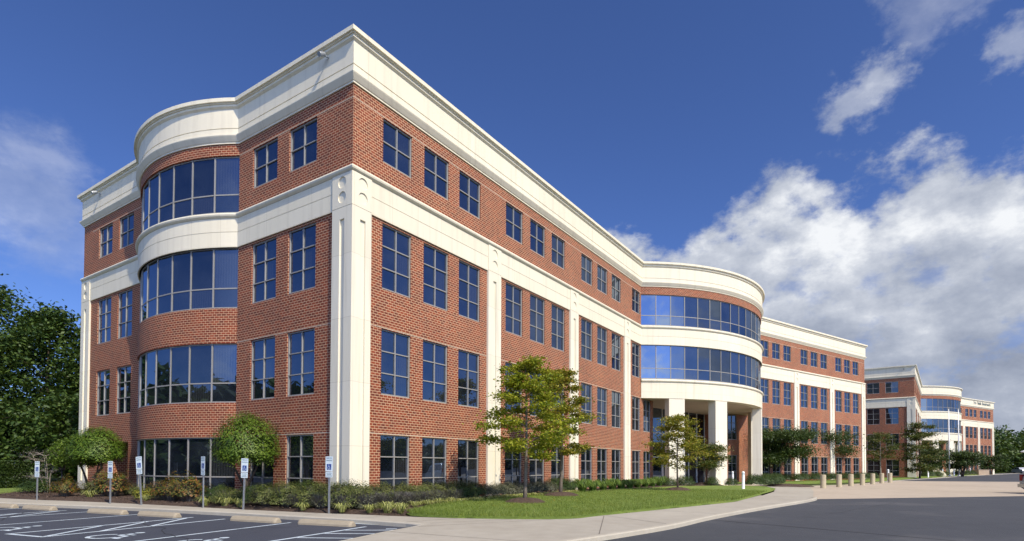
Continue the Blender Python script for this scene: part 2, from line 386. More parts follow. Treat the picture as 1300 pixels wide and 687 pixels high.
def ribbon(B, pts, z0, z1, zm, inset=.10):
    """a curved ribbon window: flat panes between vertical mullions"""
    w = MB(); f = MB()
    u = 0.
    for (a, b) in zip(pts, pts[1:]):
        l = hypot(b[0]-a[0], b[1]-a[1]); U = ((b[0]-a[0])/l, (b[1]-a[1])/l); N = (U[1], -U[0])
        for (c, e) in ((z0, zm), (zm, z1)):
            t = [rnd.uniform(-.005, .005) for _ in range(3)]
            def P(uu, d, z): return (a[0]+U[0]*uu+N[0]*d, a[1]+U[1]*uu+N[1]*d, z)
            w.quad([P(0, -inset+t[0], c), P(l, -inset+t[1], c), P(l, -inset+t[1]+t[2], e), P(0, -inset+t[0]+t[2], e)], [(u, c), (u+l, c), (u+l, e), (u, e)])
        for (c, e, dd) in ((z0, z0+.055, .07), (zm-.026, zm+.026, .025), (z1-.055, z1, .03)):
            f.box(a, U, N, 0.026, l-.026, -inset-.02, -inset+dd, c, e)
        u += l
    for i, p in enumerate(pts):
        a = pts[max(i-1, 0)]; b = pts[min(i+1, len(pts)-1)]; l = hypot(b[0]-a[0], b[1]-a[1]); U = ((b[0]-a[0])/l, (b[1]-a[1])/l); N = (U[1], -U[0])
        f.box(p, U, N, -.028, .028, -inset-.03, -inset+.035, z0, z1)
    wo = w.build('ribbon_window', M['glass'], B)
    f.build('frame', M['alu'], wo)

def pilaster(B, p0, U, N, u0, u1, z1=11.15, slot=True, name='pilaster', d=.10):
    p = MB(); Lw = u1-u0
    q0 = (p0[0]+U[0]*u0, p0[1]+U[1]*u0); q1 = (p0[0]+U[0]*u1, p0[1]+U[1]*u1)
    hs = [(Lw/2-.13, Lw/2+.13, .7, 10.72)] if slot else []
    wall(p, q0, q1, N, 0., z1, hs, 0., .07, d)
    if slot:
        a, b, c, e = hs[0]
        p.box(q0, U, N, a, b, d-.08, d-.07, c, e, skip='lrbto')
    def P(u, dd, z): return (q0[0]+U[0]*u+N[0]*dd, q0[1]+U[1]*u+N[1]*dd, z)
    p.quad([P(0, 0, 0), P(0, d, 0), P(0, d, z1), P(0, 0, z1)], [(0, 0), (d, 0), (d, z1), (0, z1)])
    p.quad([P(Lw, d, 0), P(Lw, 0, 0), P(Lw, 0, z1), P(Lw, d, z1)], [(0, 0), (d, 0), (d, z1), (0, z1)])
    p.quad([P(0, d, z1), P(Lw, d, z1), P(Lw, 0, z1), P(0, 0, z1)])
    p.build(name, M['precast_pier'], B)
    # block above with two sunk roundels
    m = MB(); db = d + .005; zb0, zb1 = z1 + .012, 12.40; r = .215; cu = Lw/2
    zc = [(11.53), (12.08)]; hz = .275
    def Q(u, dd, z): return (q0[0]+U[0]*u+N[0]*dd, q0[1]+U[1]*u+N[1]*dd, z)
    def rect(a, b, c, e): m.quad([Q(a, db, c), Q(b, db, c), Q(b, db, e), Q(a, db, e)], [(a, c), (b, c), (b, e), (a, e)])
    rect(0, Lw, zb0, zc[0]-hz); rect(0, Lw, zc[0]+hz, zc[1]-hz) if zc[1]-zc[0] > 2*hz + .001 else None; rect(0, Lw, zc[1]+hz, zb1)
    for z in zc:
        rect(0, cu-hz, z-hz, z+hz); rect(cu+hz, Lw, z-hz, z+hz)
        K = 32; outer = []; inner = []
        for k in range(K):
            an = 2*pi*k/K; cx_, cz_ = cos(an), sin(an); s_ = hz/max(abs(cx_), abs(cz_))
            outer.append((cu+cx_*s_, z+cz_*s_)); inner.append((cu+cx_*r, z+cz_*r))
        for k in range(K):
            j = (k+1) % K
            m.quad([Q(inner[k][0], db, inner[k][1]), Q(outer[k][0], db, outer[k][1]), Q(outer[j][0], db, outer[j][1]), Q(inner[j][0], db, inner[j][1])], [inner[k], outer[k], outer[j], inner[j]])
            m.quad([Q(inner[k][0], db, inner[k][1]), Q(inner[j][0], db, inner[j][1]), Q(inner[j][0], .062, inner[j][1]), Q(inner[k][0], .062, inner[k][1])])
        m.quad([Q(p_[0], .0625, p_[1]) for p_ in inner], inner)
    m.quad([Q(0, 0, zb0), Q(0, db, zb0), Q(0, db, zb1), Q(0, 0, zb1)]); m.quad([Q(Lw, db, zb0), Q(Lw, 0, zb0), Q(Lw, 0, zb1), Q(Lw, db, zb1)])
    m.quad([Q(0, db, zb0), Q(Lw, db, zb0), Q(Lw, 0, zb0), Q(0, 0, zb0)][::-1])
    m.build('roundel_block', M['precast_plain'], B)

def joint(mb, p0, U, N, spans, z):
    for a, b in spans: mb.box(p0, U, N, a, b, 0., .005, z, z+.015)

def floodlight(B, p, N):
    f = MB(); x, y, z = p; T = (-N[1], N[0])
    f.tube([(x, y, z), (x+N[0]*.22, y+N[1]*.22, z-.02)], .03, 8)
    a = Vector((N[0], N[1], -.55)).normalized(); c = Vector((x+N[0]*.30, y+N[1]*.30, z-.03))
    f.tube([c-a*.16, c-a*.1, c+a*.12, c+a*.16], [.045, .08, .095, .09], 12)
    f.build('floodlight', M['galv'], B)

def build_office():
    B = empty('office_building')
    # --- side wing walls (normal -X)
    NL = (-1., 0.); UL = (0., -1.); pL = (0., DEPTH)
    def ul(y): return DEPTH - y
    lw = [(2.07, 3.80), (4.594, 6.325), (23.6-6.325, 23.6-4.594), (23.6-3.80, 23.6-2.07)]
    holesA, holesB, wins = [], [], []
    for k, (z0, z1) in enumerate(FL):
        for i, (a, b) in enumerate(lw):
            if k == 0 and i >= 2: continue
            wins.append((ul(b), ul(a), z0, z1, k))
    alcove = (ul(19.9), ul(17.45), .0, 2.84)
    hA = [w[:4] for w in wins if w[1] < ul(LY1)] + [alcove]; hB = [(w[0]-ul(LY0), w[1]-ul(LY0), w[2], w[3]) for w in wins if w[0] > ul(LY0)]
    mb = MB()
    wall(mb, (0, LY0), (0, 0), NL, 0, BRICK_TOP, hB, ul(LY0))
    mb.build('end_wall', M['brick'], B); mb = MB()
    wall(mb, (0, DEPTH), (0, LY1), NL, 0, BRICK_TOP, hA, 0.)
    # deep entrance alcove: side walls, ceiling, back
    y0, y1, dp, zt = 17.45, 19.9, 3.0, 2.84
    mb.quad([(.14, y1, 0), (dp, y1, 0), (dp, y1, zt), (.14, y1, zt)], [(0, 0), (dp, 0), (dp, zt), (0, zt)])
    mb.quad([(dp, y0, 0), (.14, y0, 0), (.14, y0, zt), (dp, y0, zt)], [(dp, 0), (0, 0), (0, zt), (dp, zt)])
    mb.quad([(dp, y1, 0), (dp, y0, 0), (dp, y0, zt), (dp, y1, zt)], [(0, 0), (y1-y0, 0), (y1-y0, zt), (0, zt)])
    mb.quad([(.14, y1, zt), (dp, y1, zt), (dp, y0, zt), (.14, y0, zt)])
    mb.build('end_wall', M['brick'], B)
    for (a, b, z0, z1, k) in wins: make_window(B, pL, UL, NL, a, b, z0, z1, 2, 2 if k == 3 else 3)
    # --- bow on the end wall
    for (z0, z1) in ((0, .25), (2.83, 4.34), (6.93, 8.47), (15.20, BRICK_TOP)):
        mb = MB(); sweep(mb, larc, [(-.14, z0), (0, z0), (0, z1), (-.14, z1)]); mb.build('bow_wall', M['brick'], B)
    pan = [larc[i*4] for i in range(NPL+1)]
    for z0, z1 in ((.25, 2.83), (4.34, 6.93), (8.47, 11.15), (12.66, 15.20)): ribbon(B, pan, z0, z1, z0 + (z1-z0)/3)
    # --- wing one (normal -Y)
    mb = MB(); N1 = (0., -1.); U1 = (1., 0.)
    hs = []; ws = []
    for k, (z0, z1) in enumerate(FL):
        for b in range(3):
            for c in range(3):
                u = 1.483 + 8.465*b + 2.347*c; ws.append((u, u+1.61, z0, z1, k))
        ws.append((26.84, 28.45, z0, z1, k))
    wall(mb, (0, 0), (BX0, 0), N1, 0, BRICK_TOP, [w[:4] for w in ws])
    # lower wall carried on under the bow to the entrance
    wx = [(29.15-BX0, 30.75-BX0, z0, z1) for z0, z1 in FL[:2]]
    wall(mb, (BX0, 0), (31.3, 0), N1, 0, 6.96, wx, BX0)
    wall(mb, (31.3, 0), (31.3, 2.2), (1., 0.), 0, 6.96, (), 0)
    wx2 = [(.9, 2.3, z0, z1) for z0, z1 in FL[:2]]
    wall(mb, (31.3, 2.2), (34.6, 2.2), N1, 0, 6.96, wx2, 3)
    mb.build('front_wall', M['brick'], B)
    for (a, b, z0, z1, k) in ws: make_window(B, (0, 0), U1, N1, a, b, z0, z1, 2, 2 if k == 3 else 3)
    for (a, b, z0, z1) in wx: make_window(B, (BX0, 0), U1, N1, a, b, z0, z1, 2, 3)
    for (a, b, z0, z1) in wx2: make_window(B, (31.3, 2.2), U1, N1, a, b, z0, z1, 2, 3)
    # --- wing two
    mb = MB(); ws = []
    bu = V[0]-BX0
    for k, (z0, z1) in enumerate(FL):
        for b in range(3):
            for c in range(3):
                u = 12.97 + 8.177*b + 2.267*c; ws.append((u, u+1.555, z0, z1, k))
        if k < 2:
            ws.append((7.1, 8.65, z0, z1, k)); ws.append((9.6, 11.15, z0, z1, k))
    e0 = 6.3
    up = [(w[0]-bu, w[1]-bu, w[2], w[3]) for w in ws if w[0] > 12]
    wall(mb, RE, WE, N2, 0, BRICK_TOP, [h for h in up], bu)
    lo = [(w[0]-e0, min(w[1], bu-.02)-e0, w[2], w[3]) for w in ws if w[0] < 9]
    wall(mb, W2(e0), RE, N2, 0, 6.96, lo, e0)
    wall(mb, W2(e0, -2.2), W2(e0), (-U2[0], -U2[1]), 0, 6.96, (), 0)
    mb.build('front_wall', M['brick'], B)
    for (a, b, z0, z1, k) in ws:
        if a > 12 or a < 9: make_window(B, V, U2, N2, a, b, z0, z1, 2, 2 if k == 3 else 3)
    # --- entrance bow: brick crown, ribbons, cream fascia
    mb = MB(); sweep(mb, rarc, [(-.14, 15.10), (0, 15.10), (0, BRICK_TOP), (-.14, BRICK_TOP)]); mb.build('bow_wall', M['brick'], B)
    pan = [rarc[i*3] for i in range(NPR+1)]
    ribbon(B, pan, 12.66, 15.10, 13.46); ribbon(B, pan, 8.48, 11.15, 9.32)
    mb = MB()
    sweep(mb, rarc, [(-.6, 6.96), (.06, 6.96), (.06, 8.20), (.10, 8.22), (.16, 8.27), (.18, 8.33), (.16, 8.40), (.08, 8.45), (-.14, 8.48)])
    mb.build('entrance_fascia', M['precast'], B)
    # soffit over the portico
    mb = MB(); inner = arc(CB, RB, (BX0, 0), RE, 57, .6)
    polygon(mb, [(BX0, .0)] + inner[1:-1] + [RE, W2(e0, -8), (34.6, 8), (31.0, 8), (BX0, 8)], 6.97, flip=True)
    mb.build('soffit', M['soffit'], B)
    ax = atan2(NB[1], NB[0])
    for s_ in (-34.5, -17.3, 17.3, 34.5):
        t = ax + radians(s_); n = (cos(t), sin(t)); u = (-sin(t), cos(t)); c = (CB[0] + n[0]*(RB-.72), CB[1] + n[1]*(RB-.72))
        mb = MB(); mb.box(c, u, n, -.66, .66, 0, .74, .28, 6.957); mb.box(c, u, n, -.70, .70, -.04, .78, 0, .28)
        mb.build('column', M['precast_pier'], B)
    # recessed glazed entrance
    P0 = (34.6, 2.2); P1 = W2(e0, -2.2); l = hypot(P1[0]-P0[0], P1[1]-P0[1]); U = ((P1[0]-P0[0])/l, (P1[1]-P0[1])/l); N = (U[1], -U[0])
    e = MB(); n_ = 7
    for i in range(n_):
        a, b = l*i/n_, l*(i+1)/n_
        for z0, z1 in ((0, 2.5), (2.5, 4.7), (4.7, 6.96)):
            e.box(P0, U, N, a, b, -.02, 0, z0, z1, skip='blrto')
    eo = e.build('entrance_glazing', M['glass'], B)
    f = MB()
    for i in range(n_+1): f.box(P0, U, N, l*i/n_-.045, l*i/n_+.045, -.03, .07, 0, 6.955)
    for z in (2.5, 4.7):
        for i in range(n_): f.box(P0, U, N, l*i/n_+.045, l*(i+1)/n_-.045, -.03, .06, z-.05, z+.05)
    f.build('frame', M['door_frame'], eo)
    for i in (2, 3, 4):
        dr = MB(); a, b = l*i/n_+.06, l*(i+1)/n_-.06; m_ = (a+b)/2
        for (x0, x1) in ((a, m_-.01), (m_+.01, b)):
            dr.box(P0, U, N, x0, x0+.07, .072, .11, .02, 2.4); dr.box(P0, U, N, x1-.07, x1, .072, .11, .02, 2.4)
            dr.box(P0, U, N, x0+.07, x1-.07, .072, .11, 2.3, 2.4); dr.box(P0, U, N, x0+.07, x1-.07, .072, .11, .02, .25)
        do = dr.build('entrance_door', M['door_frame'], B)
        h = MB()
        for x in (m_-.1, m_+.1): h.box(P0, U, N, x-.015, x+.015, .112, .16, .9, 1.3)
        h.build('handle', M['alu'], do)
    # --- band course and parapet round the fronts
    mb = MB()
    BF = [(0., 11.13), (.06, 11.13), (.06, 11.78), (.048, 11.785), (.048, 11.80), (.06, 11.805), (.06, 12.40), (.10, 12.42), (.16, 12.47), (.18, 12.53), (.16, 12.59), (.08, 12.63), (-.15, 12.655)]
    sweep(mb, front, BF); mb.build('band_course', M['precast'], B)
    PF = [(0., 15.70), (.05, 15.70), (.05, 15.76), (.08, 15.78), (.12, 15.84), (.19, 15.95), (.21, 15.99), (.21, 16.03), (.10, 16.05), (.10, 16.32), (.075, 16.325), (.075, 16.355), (.10, 16.36), (.10, 17.20), (.19, 17.27), (.19, 17.36), (.24, 17.37), (.24, 17.41), (.31, 17.42), (.31, 17.58), (-.35, 17.58), (-.35, 17.0)]
    mb = MB(); sweep(mb, outline, PF, True); mb.build('parapet', M['precast_plain'], B)
    # --- pilasters
    pilaster(B, pL, UL, NL, ul(DEPTH), ul(22.45)); pilaster(B, pL, UL, NL, ul(1.0), ul(-.10))
    pilaster(B, (0, 0), U1, N1, 0., .84)
    for c in (8.87, 17.33, 25.75): pilaster(B, (0, 0), U1, N1, c-.54, c+.54)
    for c in (20.12, 28.30): pilaster(B, V, U2, N2, c-.52, c+.52)
    pilaster(B, V, U2, N2, W2L-1.02, W2L)
    # --- thin pale sealant joints at the window heads
    for (p_, u_, n_), rows in (((((0, 0), U1, N1)), [(2.86, [(.845, 8.32), (9.42, 16.78), (17.88, 25.2), (26.3, BX0)]), (6.96, [(.845, 8.32), (9.42, 16.78), (17.88, 25.2), (26.3, BX0)]), (15.19, [(0, BX0)])]),
            ((pL, UL, NL), [(2.86, [(ul(LY0), ul(1.01))]), (6.96, [(ul(LY0), ul(1.01))]), (15.19, [(1.2, ul(LY1)), (ul(LY0), DEPTH)])]),
            ((V, U2, N2), [(z, [(bu, 19.59), (20.65, 27.77), (28.83, W2L-1.03)]) for z in (2.86, 6.96)] + [(15.19, [(bu, W2L)])])):
        mb = MB()
        for z, sp_ in rows: joint(mb, p_, u_, n_, sp_, z)
        mb.build('sealant_joint', M['precast_plain'], B)
    # --- end and back walls, roof
    mb = MB()
    wall(mb, WE, WB, (U2[0], U2[1]), 0, BRICK_TOP, (), 0); mb.build('end_wall', M['brick'], B)
    mb = MB(); wall(mb, WB, BV, (-N2[0], -N2[1]), 0, BRICK_TOP, (), 0); wall(mb, BV, (0, DEPTH), (0, 1.), 0, BRICK_TOP, (), 0); mb.build('back_wall', M['brick'], B)
    mb = MB(); polygon(mb, outline, 17.02); mb.build('roof', M['roof'], B)
    for y in (21.2, 1.3): floodlight(B, (-.10, y, 17.08), NL)
    return B

office = build_office()
tag(office, 'four storey red brick office building with cream bands, cut by the photo top corner and closest to the parking spaces', 'office building', 'matching brick office buildings')
far = copy_tree(office)
far.location = (94.47, -18.96, 0); far.rotation_euler = (0, 0, radians(-3.28))
office['label'] = 'big red brick office block with cream bands beside the accessible parking spaces'
tag(far, 'distant brick office block beyond the row of bollards, grey lettering on its parapet', 'office building', 'matching brick office buildings')
# unreadable grey lettering raised on the far parapet
lt = MB(); r2 = random.Random(5); u = W2L - 11.6
for wl in (3, 4, 9):
    for k in range(wl):
        h = .80 if k == 0 else r2.choice([.5, .5, .6, .78]); w_ = .40
        z = 16.50
        lt.box(V, U2, N2, u, u+.13, .102, .16, z, z+h); lt.box(V, U2, N2, u+.13, u+w_, .102, .16, z+h*.42, z+h*.42+.14)
        if r2.random() < .6: lt.box(V, U2, N2, u+w_-.12, u+w_, .102, .158, z, z+h*.42)
        if r2.random() < .6: lt.box(V, U2, N2, u+.13, u+w_, .102, .158, z+h-.13, z+h)
        u += w_ + .14
    u += .5
lt.build('lettering', M['letters'], far)

# ------------------------------------------------------------------ ground
def sheet(name, pts, z, mat, kind='structure', skirt=None, smat=None):
    mb = MB(); polygon(mb, pts, z)
    if skirt is not None:
        n = len(pts); area = sum(pts[i][0]*pts[(i+1) % n][1] - pts[(i+1) % n][0]*pts[i][1] for i in range(n))
        P = pts if area > 0 else pts[::-1]
        for i in range(n):
            a, b = P[i], P[(i+1) % n]; mb.quad([(a[0], a[1], skirt), (b[0], b[1], skirt), (b[0], b[1], z), (a[0], a[1], z)])
    o = mb.build(name, mat); o['kind'] = kind; return o
def ribbon_pts(pts, w):
    q = []
    n = len(pts); Lf, Rt = [], []
    for i, p in enumerate(pts):
        a = pts[max(i-1, 0)]; b = pts[min(i+1, n-1)]; l = hypot(b[0]-a[0], b[1]-a[1]) or 1; nx, ny = -(b[1]-a[1])/l*w/2, (b[0]-a[0])/l*w/2
        Lf.append((p[0]+nx, p[1]+ny)); Rt.append((p[0]-nx, p[1]-ny))
    for i in range(n-1): q.append([Rt[i], Rt[i+1], Lf[i+1], Lf[i]])
    return q
def smoothpath(pts, k=6):
    out = []
    for i in range(len(pts)-1):
        p0 = pts[max(i-1, 0)]; p1 = pts[i]; p2 = pts[i+1]; p3 = pts[min(i+2, len(pts)-1)]
        for j in range(k):
            t = j/k; out.append(tuple(.5*((2*p1[a]) + (-p0[a]+p2[a])*t + (2*p0[a]-5*p1[a]+4*p2[a]-p3[a])*t*t + (-p0[a]+3*p1[a]-3*p2[a]+p3[a])*t**3) for a in (0, 1)))
    out.append(pts[-1]); return out
BIG = 1500.
sheet('ground', [(-BIG, -BIG), (BIG, -BIG), (BIG, BIG), (-BIG, BIG)], -.03, M['field'])
# lot and drive
sheet('parking_lot', [(-70, -14), (-5, -10.5), (-2, -5), (-8.5, 24.5), (-12, 44), (-70, 44)], 0., M['asphalt'])
sheet('road', [(-120, -100), (-120, -13.8), (-70, -13.9), (-5.0, -10.4), (-2, -10.4), (10, -11.6), (19.5, -12.6), (24, -12.7), (60, -15.5), (75, -16.5), (110, -23), (150, -31), (300, -60), (300, -135), (120, -100), (60, -104), (20, -104)], .004, M['road'])
sheet('plaza', [(18.9, -12.95), (30.5, -22.7), (44, -34), (78, -44), (75.2, -28.9), (72, -21.5), (70, -16.8), (60.3, -14.6), (47, -12.3), (41, -9.6), (43, -3.5), (40, 6), (33, 3), (33, -5.2), (36.5, -8.7), (36.3, -10.9)], .008, M['plaza'])
# kerbs and walks
kerb_lot = smoothpath([(-9.5, 27.5), (-8.0, 20.0), (-6.35, 12.7), (-5.2, 8.4), (-4.35, 4.8), (-3.75, 1.5), (-3.33, -1.5), (-2.99, -3.45), (-2.88, -5.6)])
kerb_nose = smoothpath([(-2.95, -6.2), (-3.64, -6.42), (-4.58, -6.6), (-5.45, -6.85), (-7.6, -7.5), (-9.4, -8.4), (-9.7, -9.2), (-8.8, -9.75), (-6, -10.4), (-2.39, -11.07), (.92, -11.55), (4.2, -11.7), (8.8, -12.15), (15.9, -13.05), (18.6, -13.15), (18.95, -12.9)])
walk_in = [(18.9, -10.4)] + smoothpath([(13, -10.6), (11.6, -10.55), (7, -9.75), (2.33, -8.9), (.5, -8.45), (-.95, -6.1), (-1.6, -3.9), (-1.95, -2.35), (-2.28, -1.06), (-2.68, 1.06), (-3.12, 3.94), (-3.45, 6.4), (-3.95, 9.45), (-4.5, 12.0), (-5.1, 14.5), (-6.0, 20.0), (-7.4, 27.5)])
ow = kerb_lot + kerb_nose
def inset(path, d):
    out = []
    for i, p in enumerate(path):
        a = path[max(i-1, 0)]; b = path[min(i+1, len(path)-1)]; l = hypot(b[0]-a[0], b[1]-a[1]) or 1
        out.append((p[0] - (b[1]-a[1])/l*d, p[1] + (b[0]-a[0])/l*d))
    return out
inn = inset(ow, .16)
kb = MB()
sweep(kb, ow, [(0, 0), (0, .095), (-.02, .118), (-.045, .124), (-.16, .124)])
o = kb.build('kerb', M['kerb']); o['kind'] = 'structure'
sheet('sidewalk', inn + walk_in, .122, M['concrete'])
# walk going on past the lawn tip up to the entrance
sheet('sidewalk', [(18.9, -12.93), (18.9, -10.4), (20.8, -10.25), (26, -9.95), (30.8, -9.2), (33, -7.6), (34.2, -5.5), (36.4, -8.8), (36.2, -10.85), (28, -12.0)], .06, M['concrete'])
# joints cut across the walk
jm = MB()
def strip(mb, a, b, w, z):
    l = hypot(b[0]-a[0], b[1]-a[1]); n = (-(b[1]-a[1])/l*w/2, (b[0]-a[0])/l*w/2)
    mb.quad([(a[0]-n[0], a[1]-n[1], z), (b[0]-n[0], b[1]-n[1], z), (b[0]+n[0], b[1]+n[1], z), (a[0]+n[0], a[1]+n[1], z)])
for a, b in [((-2.72, -3.5), (-1.62, -3.75)), ((-2.74, -5.5), (-1.05, -5.9)), ((-3.4, -6.55), (.45, -8.35)), ((-2.6, -6.2), (-.2, -7.4)), ((-2.2, -10.9), (2.2, -9.0)), ((1.0, -11.35), (2.35, -9.0)), ((5.2, -11.6), (5.3, -9.5)), ((8.6, -11.95), (8.5, -10.1)), ((12.2, -12.4), (12.0, -10.7)), ((15.7, -12.85), (15.5, -10.6)),
             ((-3.05, -1.5), (-2.35, -1.3)), ((-3.5, 1.6), (-2.8, 1.75)), ((-4.1, 4.9), (-3.3, 5.05)), ((-4.95, 8.4), (-3.85, 8.65)), ((-6.1, 12.7), (-4.7, 13.0)), ((-6.2, -8.8), (-6.1, -10.2)), ((-4.6, -6.8), (-4.2, -10.5))]:
    strip(jm, a, b, .022, .1255)
rs_ = np.random.RandomState(8)
def crack(a, b, w, z, amp, n=26, name='road_crack'):
    mb = MB(); l = hypot(b[0]-a[0], b[1]-a[1]); nx, ny = -(b[1]-a[1])/l, (b[0]-a[0])/l; off = np.cumsum(rs_.normal(size=n+1))*amp; off -= np.linspace(off[0], off[-1], n+1)
    pts = [(a[0]+(b[0]-a[0])*i/n + nx*off[i], a[1]+(b[1]-a[1])*i/n + ny*off[i]) for i in range(n+1)]
    for q in ribbon_pts(pts, w): mb.quad([(x, y, z) for x, y in q])
    o = mb.build(name, M['crack']); o['kind'] = 'structure'
o = jm.build('sidewalk_joint', simple('joint_grit', (.14, .12, .10), .9)); o['kind'] = 'structure'  # flat dark brown-grey strips marking the walk joints
crack((4.15, -11.72), (2.0, -18.2), .05, .0085, .012)
crack((2.0, -18.2), (1.2, -28), .05, .0087, .012)
for a, b, am in [((9, -14.5), (18, -16.4), .03), ((21, -16), (27, -22), .04)]: crack(a, b, .018, .0091, am)
for a, b, am in [((-7.5, -4), (-5.6, 3), .06), ((-9.8, 1.2), (-6.8, 8.5), .06), ((-6.2, -2.2), (-4.4, -3.2), .04)]: crack(a, b, .018, .0072, am)
# beds and lawn: gently mounded sheets
def mound(name, pts, z, h, mat, step=.45, edge=.8, seed=1):
    xs = [p[0] for p in pts]; ys = [p[1] for p in pts]
    P = np.array(pts); Q = np.roll(P, -1, 0)
    gx = np.arange(min(xs)-step, max(xs)+step*2, step); gy = np.arange(min(ys)-step, max(ys)+step*2, step)
    X, Y = np.meshgrid(gx, gy)
    def inside(x, y):
        r = np.zeros(x.shape, bool)
        for (x0, y0), (x1, y1) in zip(P, Q):
            c = ((y0 > y) != (y1 > y)); 
            with np.errstate(divide='ignore', invalid='ignore'): r ^= c & (x < (x1-x0)*(y-y0)/(y1-y0+1e-12)+x0)
        return r
    def edist(x, y):
        best = np.full(x.shape, 1e9); bx = np.zeros(x.shape); by = np.zeros(x.shape)
        for (x0, y0), (x1, y1) in zip(P, Q):
            dx, dy = x1-x0, y1-y0; t = np.clip(((x-x0)*dx+(y-y0)*dy)/(dx*dx+dy*dy+1e-12), 0, 1); qx, qy = x0+t*dx, y0+t*dy
            d = np.hypot(x-qx, y-qy); m = d < best; best = np.where(m, d, best); bx = np.where(m, qx, bx); by = np.where(m, qy, by)
        return best, bx, by
    ins = inside(X, Y); D, BX_, BY_ = edist(X, Y)
    snap = (~ins) & (D < step*1.5)
    near = ins & (D < step*.35)
    X = np.where(snap | near, BX_, X); Y = np.where(snap | near, BY_, Y); D = np.where(snap | near, 0, D)
    rs = np.random.RandomState(seed)
    Z = z + h*np.clip(D/edge, 0, 1)**.6 + np.where(D > .05, (rs.rand(*X.shape)-.5)*h*.25, 0)
    ok = ins | snap
    idx = np.full(X.shape, -1); idx[ok] = np.arange(ok.sum())
    mb = MB(); mb.v = [tuple(map(float, p)) for p in zip(X[ok], Y[ok], Z[ok])]
    for j in range(X.shape[0]-1):
        for i in range(X.shape[1]-1):
            q = [(j, i), (j, i+1), (j+1, i+1), (j+1, i)]
            if all(ok[a] for a in q) and any(ins[a] for a in q):
                mb.f.append(tuple(int(idx[a]) for a in q)); mb.m.append(0); mb.uv += [(X[a], Y[a]) for a in q]
    o = mb.build(name, mat, smooth=True); o['kind'] = 'structure'; return o
lawn_pts = [(19.5, -10.32), (13, -10.62)] + smoothpath([(11.6, -10.55), (7, -9.75), (2.33, -8.9), (.5, -8.45), (-.95, -6.1), (-1.3, -4.3)]) + smoothpath([(-.7, -3.5), (.8, -2.9), (2.6, -2.1), (5.5, -1.5), (9, -1.45), (14, -1.7), (20, -2.3), (27, -2.4), (29.5, -3.6), (32.5, -6.2), (32.6, -7.6), (30.8, -9.15), (26, -9.9), (20.8, -10.2)])
mound('lawn', lawn_pts, .125, .10, M['lawn'], .5, .5, 3)
bed_end = [(-1.35, -4.3), (-1.6, -3.9), (-1.95, -2.35), (-2.28, -1.06), (-2.68, 1.06), (-3.12, 3.94), (-3.45, 6.4), (-3.95, 9.45), (-4.5, 12.0), (-5.0, 14.2), (-5.6, 18.5), (-1.5, 24.5), (.3, 24.5), (.3, -.2), (5, .3), (31, .3), (33, -5), (32.3, -6.0), (29.5, -3.5), (27, -2.3), (20, -2.2), (14, -1.6), (9, -1.35), (5.5, -1.4), (2.6, -2.0), (.8, -2.8), (-.7, -3.4)]
mound('mulch_bed', bed_end, .10, .13, M['mulch'], .4, .5, 4)
mound('lawn', [(-7.4, 27.5), (-6.2, 21.0), (-5.6, 18.7), (-1.5, 24.7), (4, 25.5), (14, 40), (4, 60), (-20, 60), (-11, 40)], .09, .05, M['lawn'], 1.2, .5, 5)
mound('mulch_bed', [(35.5, -8.9), (41, -6.8), (44.5, -7.6), (43, -9.8), (39.5, -10.9)], .03, .10, M['mulch'], .35, .5, 6)
# planting and turf in front of wing two and of the far building
mound('lawn', [(43.5, -3.2), (46, -5.8), (46.5, -9.4), (55, -12.2), (61.5, -14.2), (72.5, -16.4), (90, -19.0), (98, -21.3), (125, -26.0), (150, -32.0), (165, -34.0), (180, -30.0), (140, -16), (94, -16), (78, -11), (76, -12.5), (52, -4.6), (46, -2.6)], .03, .10, M['lawn'], .9, .8, 8)
sheet('sidewalk', [(61, -15.5), (75, -17.6), (98, -22.4), (125, -27.2), (152, -33.6), (210, -47), (210, -46), (165, -34.4), (150, -32.4), (125, -26.3), (98, -21.6), (72.5, -16.7), (61, -14.6)], .05, M['concrete'], skirt=0)

# ------------------------------------------------------------------ parking marks
LE = (-sin(radians(11)), cos(radians(11))); LN = (-cos(radians(11)), -sin(radians(11))); LK = (-3.0, -3.45)
def LP(s, t): return (LK[0] + LE[0]*s + LN[0]*t, LK[1] + LE[1]*s + LN[1]*t)
ZL = .0045
def mark(name, segs, w=.10):
    mb = MB()
    for k, (a, b) in enumerate(segs): strip(mb, LP(*a), LP(*b), w, ZL + .0006*(k % 3))
    o = mb.build(name, M['paint_line']); o['kind'] = 'structure'; return o
lines_s = [-1.1, 1.5, 4.07, 5.42, 7.95, 10.45, 11.75, 14.3, 16.8, 18.1, 20.6, 23.1]
for s in lines_s: mark('parking_line', [((s, .62), (s + .02, 5.5))])
for a, b in ((4.07, 5.42), (10.45, 11.75), (16.8, 18.1)):
    segs = [((a+.05, 5.45), (b-.05, 5.45))]
    for k in range(3):
        t0 = .9 + k*1.25
        segs.append(((b-.06, t0), (a+.06, t0 + 2.0)))
    mark('hatched_aisle_marking', segs, .10)
mark('hatched_aisle_marking', [((-1.16, 1.55), (-2.72, .75)), ((-1.16, 2.3), (-3.0, 1.55)), ((-1.16, 3.2), (-3.1, 2.5)), ((-1.16, 4.1), (-3.1, 3.4)), ((-.05, .06), (-1.25, .10)), ((-1.9, .85), (-2.15, .72))], .09)

